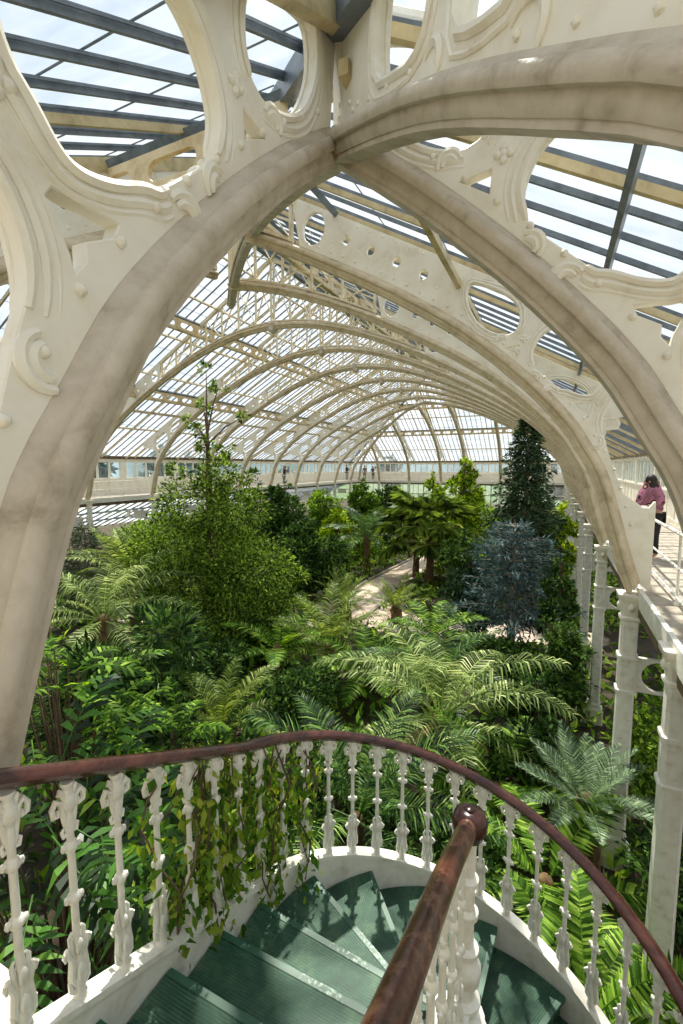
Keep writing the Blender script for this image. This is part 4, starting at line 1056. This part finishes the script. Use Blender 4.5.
    tree('shade_tree', 'leafy tree behind the bushy tree at its left', -14.2, 17.5, 1.9, -5.0, -1.4, M['l_tree'], 5500, (.2, .09), 50, 15)
    tree('shade_tree', 'green tree behind the feather palm near the far path', -10.2, 29, 1.7, -4.9, -1.2, M['l_dark'], 4500, (.26, .12), 51, 14)
    tree('shade_tree', 'yellow-green bush between the dark tree and the feather palm', -10.8, 22.5, 1.3, -5.1, -2.2, M['l_lime'], 4000, (.2, .1), 52, 12)
    tree('shade_tree', 'shadowy dark tree left of the blue-grey conifer', -2.3, 14.6, 1.1, -5.2, -2.6, M['l_conifer'], 5000, (.16, .07), 53, 13)
    tree('shade_tree', 'shadowy dark bush right of the blue-grey conifer by the columns', .3, 13.0, .8, -5.2, -2.3, M['l_dark'], 4000, (.13, .06), 54, 12)
    # --- vine on the balustrade
    v = thing('climbing_vine', 'green climbing vine tangled in the stair balusters left of centre', 'vine', (SC[0] - SR, 1.5, ZG - .6))
    o = np.array((SC[0] - SR, 1.5, ZG - .6)); P = []; N = []; sm = MB(); rs = random.Random(3)
    for i in range(34):
        d = .82 + 1.0 * rs.random() ** .9; x, y, z, a = stair_path(d); out = rs.uniform(-.05, .13)
        pts = []; d2 = d
        for q in range(9):
            f = q / 8; d2 += rs.uniform(-.05, .06); x, y, z, a = stair_path(d2)
            w = out + .04 * sin(f * 9 + i) ; pts.append((x + cos(a) * w - o[0], y + sin(a) * w - o[1], z + .02 + f * rs.uniform(.76, .86) - o[2]))
        sm.tube(pts, .0045, 4)
        for q in range(46):
            f = rs.random(); p = pts[int(f * 8)]
            P.append((p[0] + rs.uniform(-.07, .07), p[1] + rs.uniform(-.07, .07), p[2] + rs.uniform(-.1, .08))); N.append((rs.uniform(-1, 1), rs.uniform(-1, 1), -.7))
    link('foliage', leaves_mesh('foliage', M['l_vine'], np.array(P), np.array(N), .06, .032, .3, .3), v); sm.build('stem', M['bark'], v, True)
    # --- low undergrowth over the beds
    n = 34000; X = RNG.uniform(-20.5, 3.6, n); Y = RNG.uniform(3.2, 46, n) ** 1.0; Y = 3.2 + (Y - 3.2) ** 1.0
    keep = np.ones(n, bool)
    for (x0, y0), (x1, y1) in (((-5.9, 44), (-6.6, 24)), ((-6.6, 24), (-6.9, 17)), ((-6.9, 17), (-6.9, 14.8)), ((-6.9, 14.8), (-9.5, 12)), ((-6.9, 14.4), (4, 15.8))):
        t = np.clip(((X - x0) * (x1 - x0) + (Y - y0) * (y1 - y0)) / ((x1 - x0) ** 2 + (y1 - y0) ** 2), 0, 1)
        keep &= np.hypot(X - x0 - t * (x1 - x0), Y - y0 - t * (y1 - y0)) > 1.05
    X, Y = X[keep], Y[keep]; hgt = .2 + .6 * (np.sin(X * 1.7) * np.cos(Y * 1.3) * .5 + .5)
    P = np.stack([X, Y, ZF + .03 + hgt * RNG.random(len(X))], 1); N = RNG.normal(0, .6, (len(X), 3)); N[:, 2] += .5
    u = link('undergrowth', leaves_mesh('undergrowth', M['l_mid'], P, N, .3, .12, .3, .2)); tag(u, 'low leafy undergrowth covering the soil of the beds', 'undergrowth', None, 'stuff')

def build_outside():
    spots = [(-35, 13, 5.6), (-37, 24, 6.0), (-35, 33, 5.6), (-42, 44, 5.5), (-34, 54, 4.4), (-24, 70, 5.4), (-12, 74, 4.6), (0, 70, 5.2), (10, 62, 4.4), (-46, 34, 5.8), (15, 26, 4.8), (16, 44, 5.2)]
    names = ['first', 'second', 'third', 'fourth', 'fifth', 'sixth', 'seventh', 'eighth', 'ninth', 'tenth', 'eleventh', 'twelfth']
    ms = []
    for q in range(3):
        B = blobs_for(3.0, 1.2, 7.0, 13, 60 + q); P, N = cloud(B, 1300); ms.append(leaves_mesh('foliage', M['l_far'], P, N, .75, .4, .3, .1))
    tr = MB(); tr.tube([(0, 0, -.1), (.1, 0, 3), (0, .1, 6)], [.3, .22, .05], 8); tm = tr.mesh('trunk', M['bark'], True)
    for i, (x, y, h) in enumerate(spots):
        side = 'left' if x < -30 else ('right' if x > 12 else 'far')
        t = thing('outside_tree', 'hazy blue-green tree outside the %s windows, %s of the outer trees' % (side, names[i]), 'tree', (x, y, ZF - .32), i * 1.3, 'trees outside the windows')
        s = h / 5.2
        link('foliage', ms[i % 3], t, (0, 0, 0), None, None, s); link('trunk', tm, t, (0, 0, 0), None, None, s)

# ------------------------------------------------------------------ people
def skin_body(name, joints, edges, mat, parent, sub=2, loc=None):
    """joints: {key: (x,y,z,r)}; grows one continuous surface over the skeleton."""
    ks = list(joints); me = bpy.data.meshes.new(name); me.from_pydata([joints[k][:3] for k in ks], [(ks.index(a), ks.index(b)) for a, b in edges], [])
    o = bpy.data.objects.new(name, me); COL.objects.link(o); sm = o.modifiers.new('s', 'SKIN'); sm.use_smooth_shade = True
    for i, k in enumerate(ks):
        r = joints[k][3]; sv = me.skin_vertices[0].data[i]; sv.radius = (r, r) if not hasattr(r, '__len__') else r; sv.use_root = (i == 0)
    ss = o.modifiers.new('u', 'SUBSURF'); ss.levels = ss.render_levels = sub
    dg = bpy.context.evaluated_depsgraph_get(); m2 = bpy.data.meshes.new_from_object(o.evaluated_get(dg)); bpy.data.objects.remove(o)
    m2.materials.clear(); m2.materials.append(mat); m2.polygons.foreach_set('use_smooth', [True] * len(m2.polygons))
    return link(name, m2, parent, loc)

def flat(name, c, rough=.8):
    return painted(name, lin(*c), lin(*[k * .92 for k in c]), lin(*[k * .78 for k in c]), rough, 8)
def scarfmat():
    m, nt, out = newmat('patterned_scarf')
    v = coords(nt, 'Object'); w = nt.nodes.new('ShaderNodeTexVoronoi'); w.inputs['Scale'].default_value = 9; nt.links.new(v, w.inputs['Vector'])
    c = ramp(nt, w.outputs['Distance'], [(.18, lin(236, 206, 160)), (.26, lin(40, 26, 34)), (.42, lin(60, 34, 48)), (.5, lin(176, 112, 138))])
    p = nt.nodes.new('ShaderNodeBsdfPrincipled'); nt.links.new(c, p.inputs['Base Color']); p.inputs['Roughness'].default_value = .85
    nt.links.new(p.outputs[0], out.inputs[0]); return m

def person(label, x, y, z, rz, h, skin, hair, top, legs, arms='down', scarf=None, lean=0.0):
    t = thing('person', label, 'person', (x, y, z), rz, None); k = h / 1.75
    J = {'pelvis': (0, 0, .95, .13), 'waist': (0, lean * .12, 1.1, .12), 'chest': (0, lean * .3, 1.3, (.16, .13)), 'neckb': (0, lean * .42, 1.45, .075), 'neck': (0, lean * .47, 1.52, .055), 'head': (0, lean * .52 + .01, 1.62, .088), 'crown': (0, lean * .52, 1.71, .07)}
    E = [('pelvis', 'waist'), ('waist', 'chest'), ('chest', 'neckb'), ('neckb', 'neck'), ('neck', 'head'), ('head', 'crown')]
    for s, q in ((-1, 'l'), (1, 'r')):
        J[q + 'hip'] = (s * .09, 0, .88, .095); J[q + 'knee'] = (s * .1, .01, .49, .06); J[q + 'ank'] = (s * .1, -.02, .09, .042); J[q + 'toe'] = (s * .11, .14, .035, .035)
        E += [('pelvis', q + 'hip'), (q + 'hip', q + 'knee'), (q + 'knee', q + 'ank'), (q + 'ank', q + 'toe')]
        J[q + 'sh'] = (s * .17, lean * .38, 1.42, .06)
        if arms == 'rail': el, wr, hd = (s * .22, lean * .35 + .16, 1.18, .042), (s * .14, lean * .3 + .36, 1.06, .03), (s * .13, lean * .3 + .43, 1.05, .034)
        else: el, wr, hd = (s * .24, lean * .2 - .02, 1.14, .042), (s * .24, lean * .1 + .06, .9, .03), (s * .23, lean * .1 + .08, .82, .034)
        J[q + 'el'], J[q + 'wr'], J[q + 'hd'] = el, wr, hd
        E += [('chest', q + 'sh'), (q + 'sh', q + 'el'), (q + 'el', q + 'wr'), (q + 'wr', q + 'hd')]
        for f in range(5):
            fx = (f - 1.5) * .016 if f < 4 else -.03 * s * 1.0
            tip = (hd[0] + fx, hd[1] + (.05 if arms == 'rail' else .02) , hd[2] - (.03 if arms == 'rail' else .075) + (.02 if f == 4 else 0), .008)
            J[q + 'f%d' % f] = tip; E.append((q + 'hd', q + 'f%d' % f))
    J = {n: (p[0] * k, p[1] * k, p[2] * k, tuple(r * k for r in p[3]) if hasattr(p[3], '__len__') else p[3] * k) for n, p in J.items()}
    b = skin_body('body', J, E, skin, t, 2)
    hd = Vector(J['head'][:3])
    f = MB()
    f.ball((hd.x, hd.y + .09 * k, hd.z + .0 * k), .014 * k, .02 * k, .024 * k, 8, 5)
    f.ball((hd.x, hd.y + .082 * k, hd.z - .045 * k), .026 * k, .01 * k, .008 * k, 8, 5)
    for s in (-1, 1): f.ball((hd.x + s * .088 * k, hd.y, hd.z), .012 * k, .02 * k, .03 * k, 8, 5)
    f.build('face_and_ears', skin, t, True)
    ey = MB()
    for s in (-1, 1): ey.ball((hd.x + s * .034 * k, hd.y + .082 * k, hd.z + .022 * k), .012 * k, .008 * k, .008 * k, 8, 5)
    ey.build('eye', M['dark'], t, True)
    hr = MB(); hr.ball((hd.x, hd.y - .022 * k, hd.z + .035 * k), .105 * k, .105 * k, .115 * k, 14, 9)
    if scarf is None: hr.build('hair', hair, t, True)
    else:
        hr.ball((hd.x, hd.y - .05 * k, hd.z - .08 * k), .11 * k, .09 * k, .2 * k, 14, 9); hr.build('hair', hair, t, True)
        s_ = MB(); s_.lathe([(.24 * k, 0), (.27 * k, .06 * k), (.25 * k, .2 * k), (.2 * k, .32 * k), (.155 * k, .42 * k), (.135 * k, .5 * k), (.09 * k, .58 * k), (.02 * k, .61 * k)], 18, (hd.x + .07 * k, hd.y - .03 * k, hd.z - .5 * k)); s_.build('scarf', scarf, t, True)
    # clothes follow the body, a little proud of it
    def cloth(nm, keys, gain, mat, ed):
        Jc = {n: (J[n][0], J[n][1], J[n][2], tuple(r * gain for r in J[n][3]) if hasattr(J[n][3], '__len__') else J[n][3] * gain) for n in keys}
        skin_body(nm, Jc, ed, mat, t, 2)
    tk = ['pelvis', 'waist', 'chest', 'neckb'] + [q + e for q in 'lr' for e in ('sh', 'el', 'wr')]
    cloth('jacket', tk, 1.16, top, [e for e in E if e[0] in tk and e[1] in tk])
    lk = ['pelvis'] + [q + e for q in 'lr' for e in ('hip', 'knee', 'ank')]
    cloth('trousers', lk, 1.2, legs, [e for e in E if e[0] in lk and e[1] in lk])
    return t

def build_people():
    skin = flat('skin', (206, 160, 132), .6); hair = flat('dark_hair', (34, 26, 24), .6)
    black = flat('black_cloth', (34, 34, 40)); navy = flat('navy_cloth', (44, 50, 66)); grey = flat('grey_cloth', (120, 116, 118)); rose = flat('rose_cloth', (150, 96, 116))
    person('person with a pink patterned scarf over dark hair on the right gallery', 1.66, 9.5, ZG, radians(80), 1.46, skin, hair, rose, black, 'rail', scarfmat(), .3)
    person('person in dark clothes standing at the far left gallery corner', XL - .5, 46.2, ZG, radians(-100), 1.76, skin, hair, black, navy, 'rail')
    person('person in grey top beside the one in dark clothes at the far corner', XL + .5, YF + .6, ZG, radians(190), 1.7, skin, hair, grey, black, 'down')
    person('person in black leaning on the rail of the far gallery by the corner', XL + 1.6, YF + .45, ZG, radians(180), 1.6, skin, hair, black, black, 'rail', None, .3)
    person('person in dark jacket leaning on the left gallery railing', XL - .5, 33.2, ZG, radians(-90), 1.62, skin, hair, navy, black, 'rail', None, .3)

# ------------------------------------------------------------------ light, sky, camera
def build_light():
    w = bpy.data.worlds.new('sky'); sc.world = w; w.use_nodes = True; nt = w.node_tree; nt.nodes.clear()
    out = nt.nodes.new('ShaderNodeOutputWorld'); bg = nt.nodes.new('ShaderNodeBackground'); nt.links.new(bg.outputs[0], out.inputs[0])
    tc = nt.nodes.new('ShaderNodeTexCoord'); sp = nt.nodes.new('ShaderNodeSeparateXYZ'); nt.links.new(tc.outputs['Generated'], sp.inputs[0])
    grad = ramp(nt, sp.outputs['Z'], [(0, lin(120, 140, 130)), (.02, lin(214, 226, 228)), (.25, lin(222, 233, 244)), (1, lin(196, 216, 240))])
    n = noise(nt, 2.6, 6, .6, tc.outputs['Generated'], .4)
    cl = ramp(nt, n, [(.4, (0, 0, 0, 1)), (.6, (1, 1, 1, 1))])
    mx = nt.nodes.new('ShaderNodeMixRGB'); nt.links.new(cl, mx.inputs[0]); nt.links.new(grad, mx.inputs[1]); mx.inputs[2].default_value = lin(250, 252, 255)
    nt.links.new(mx.outputs[0], bg.inputs[0]); bg.inputs[1].default_value = 1.12
    s = bpy.data.lights.new('sun', 'SUN'); s.energy = 8.5; s.angle = radians(1.2); s.color = (1, .94, .82)
    o = bpy.data.objects.new('sun', s); COL.objects.link(o)
    o.rotation_euler = Vector((-.22, .5, .95)).to_track_quat('Z', 'Y').to_euler()
    c = bpy.data.cameras.new('camera'); c.sensor_fit = 'VERTICAL'; c.sensor_height = 36; c.lens = 455 / 1024 * 36; c.clip_start = .05; c.clip_end = 500
    o = bpy.data.objects.new('camera', c); COL.objects.link(o); o.location = (0, 0, 0); o.rotation_euler = (radians(90) - math.atan(46 / 455), 0, radians(25)); sc.camera = o
    sc.view_settings.view_transform = 'Standard'; sc.view_settings.look = 'Medium Contrast'; sc.view_settings.exposure = 0; sc.view_settings.gamma = 1
    cy = sc.cycles
    cy.max_bounces = 8; cy.diffuse_bounces = 4; cy.glossy_bounces = 2; cy.transmission_bounces = 4; cy.transparent_max_bounces = 16
    cy.caustics_reflective = False; cy.caustics_refractive = False
    cy.use_denoising = True; cy.sample_clamp_indirect = 4

build_shell()
build_arches()
build_hips()
build_roof()
build_stair()
build_plants()
build_outside()
build_people()
build_light()
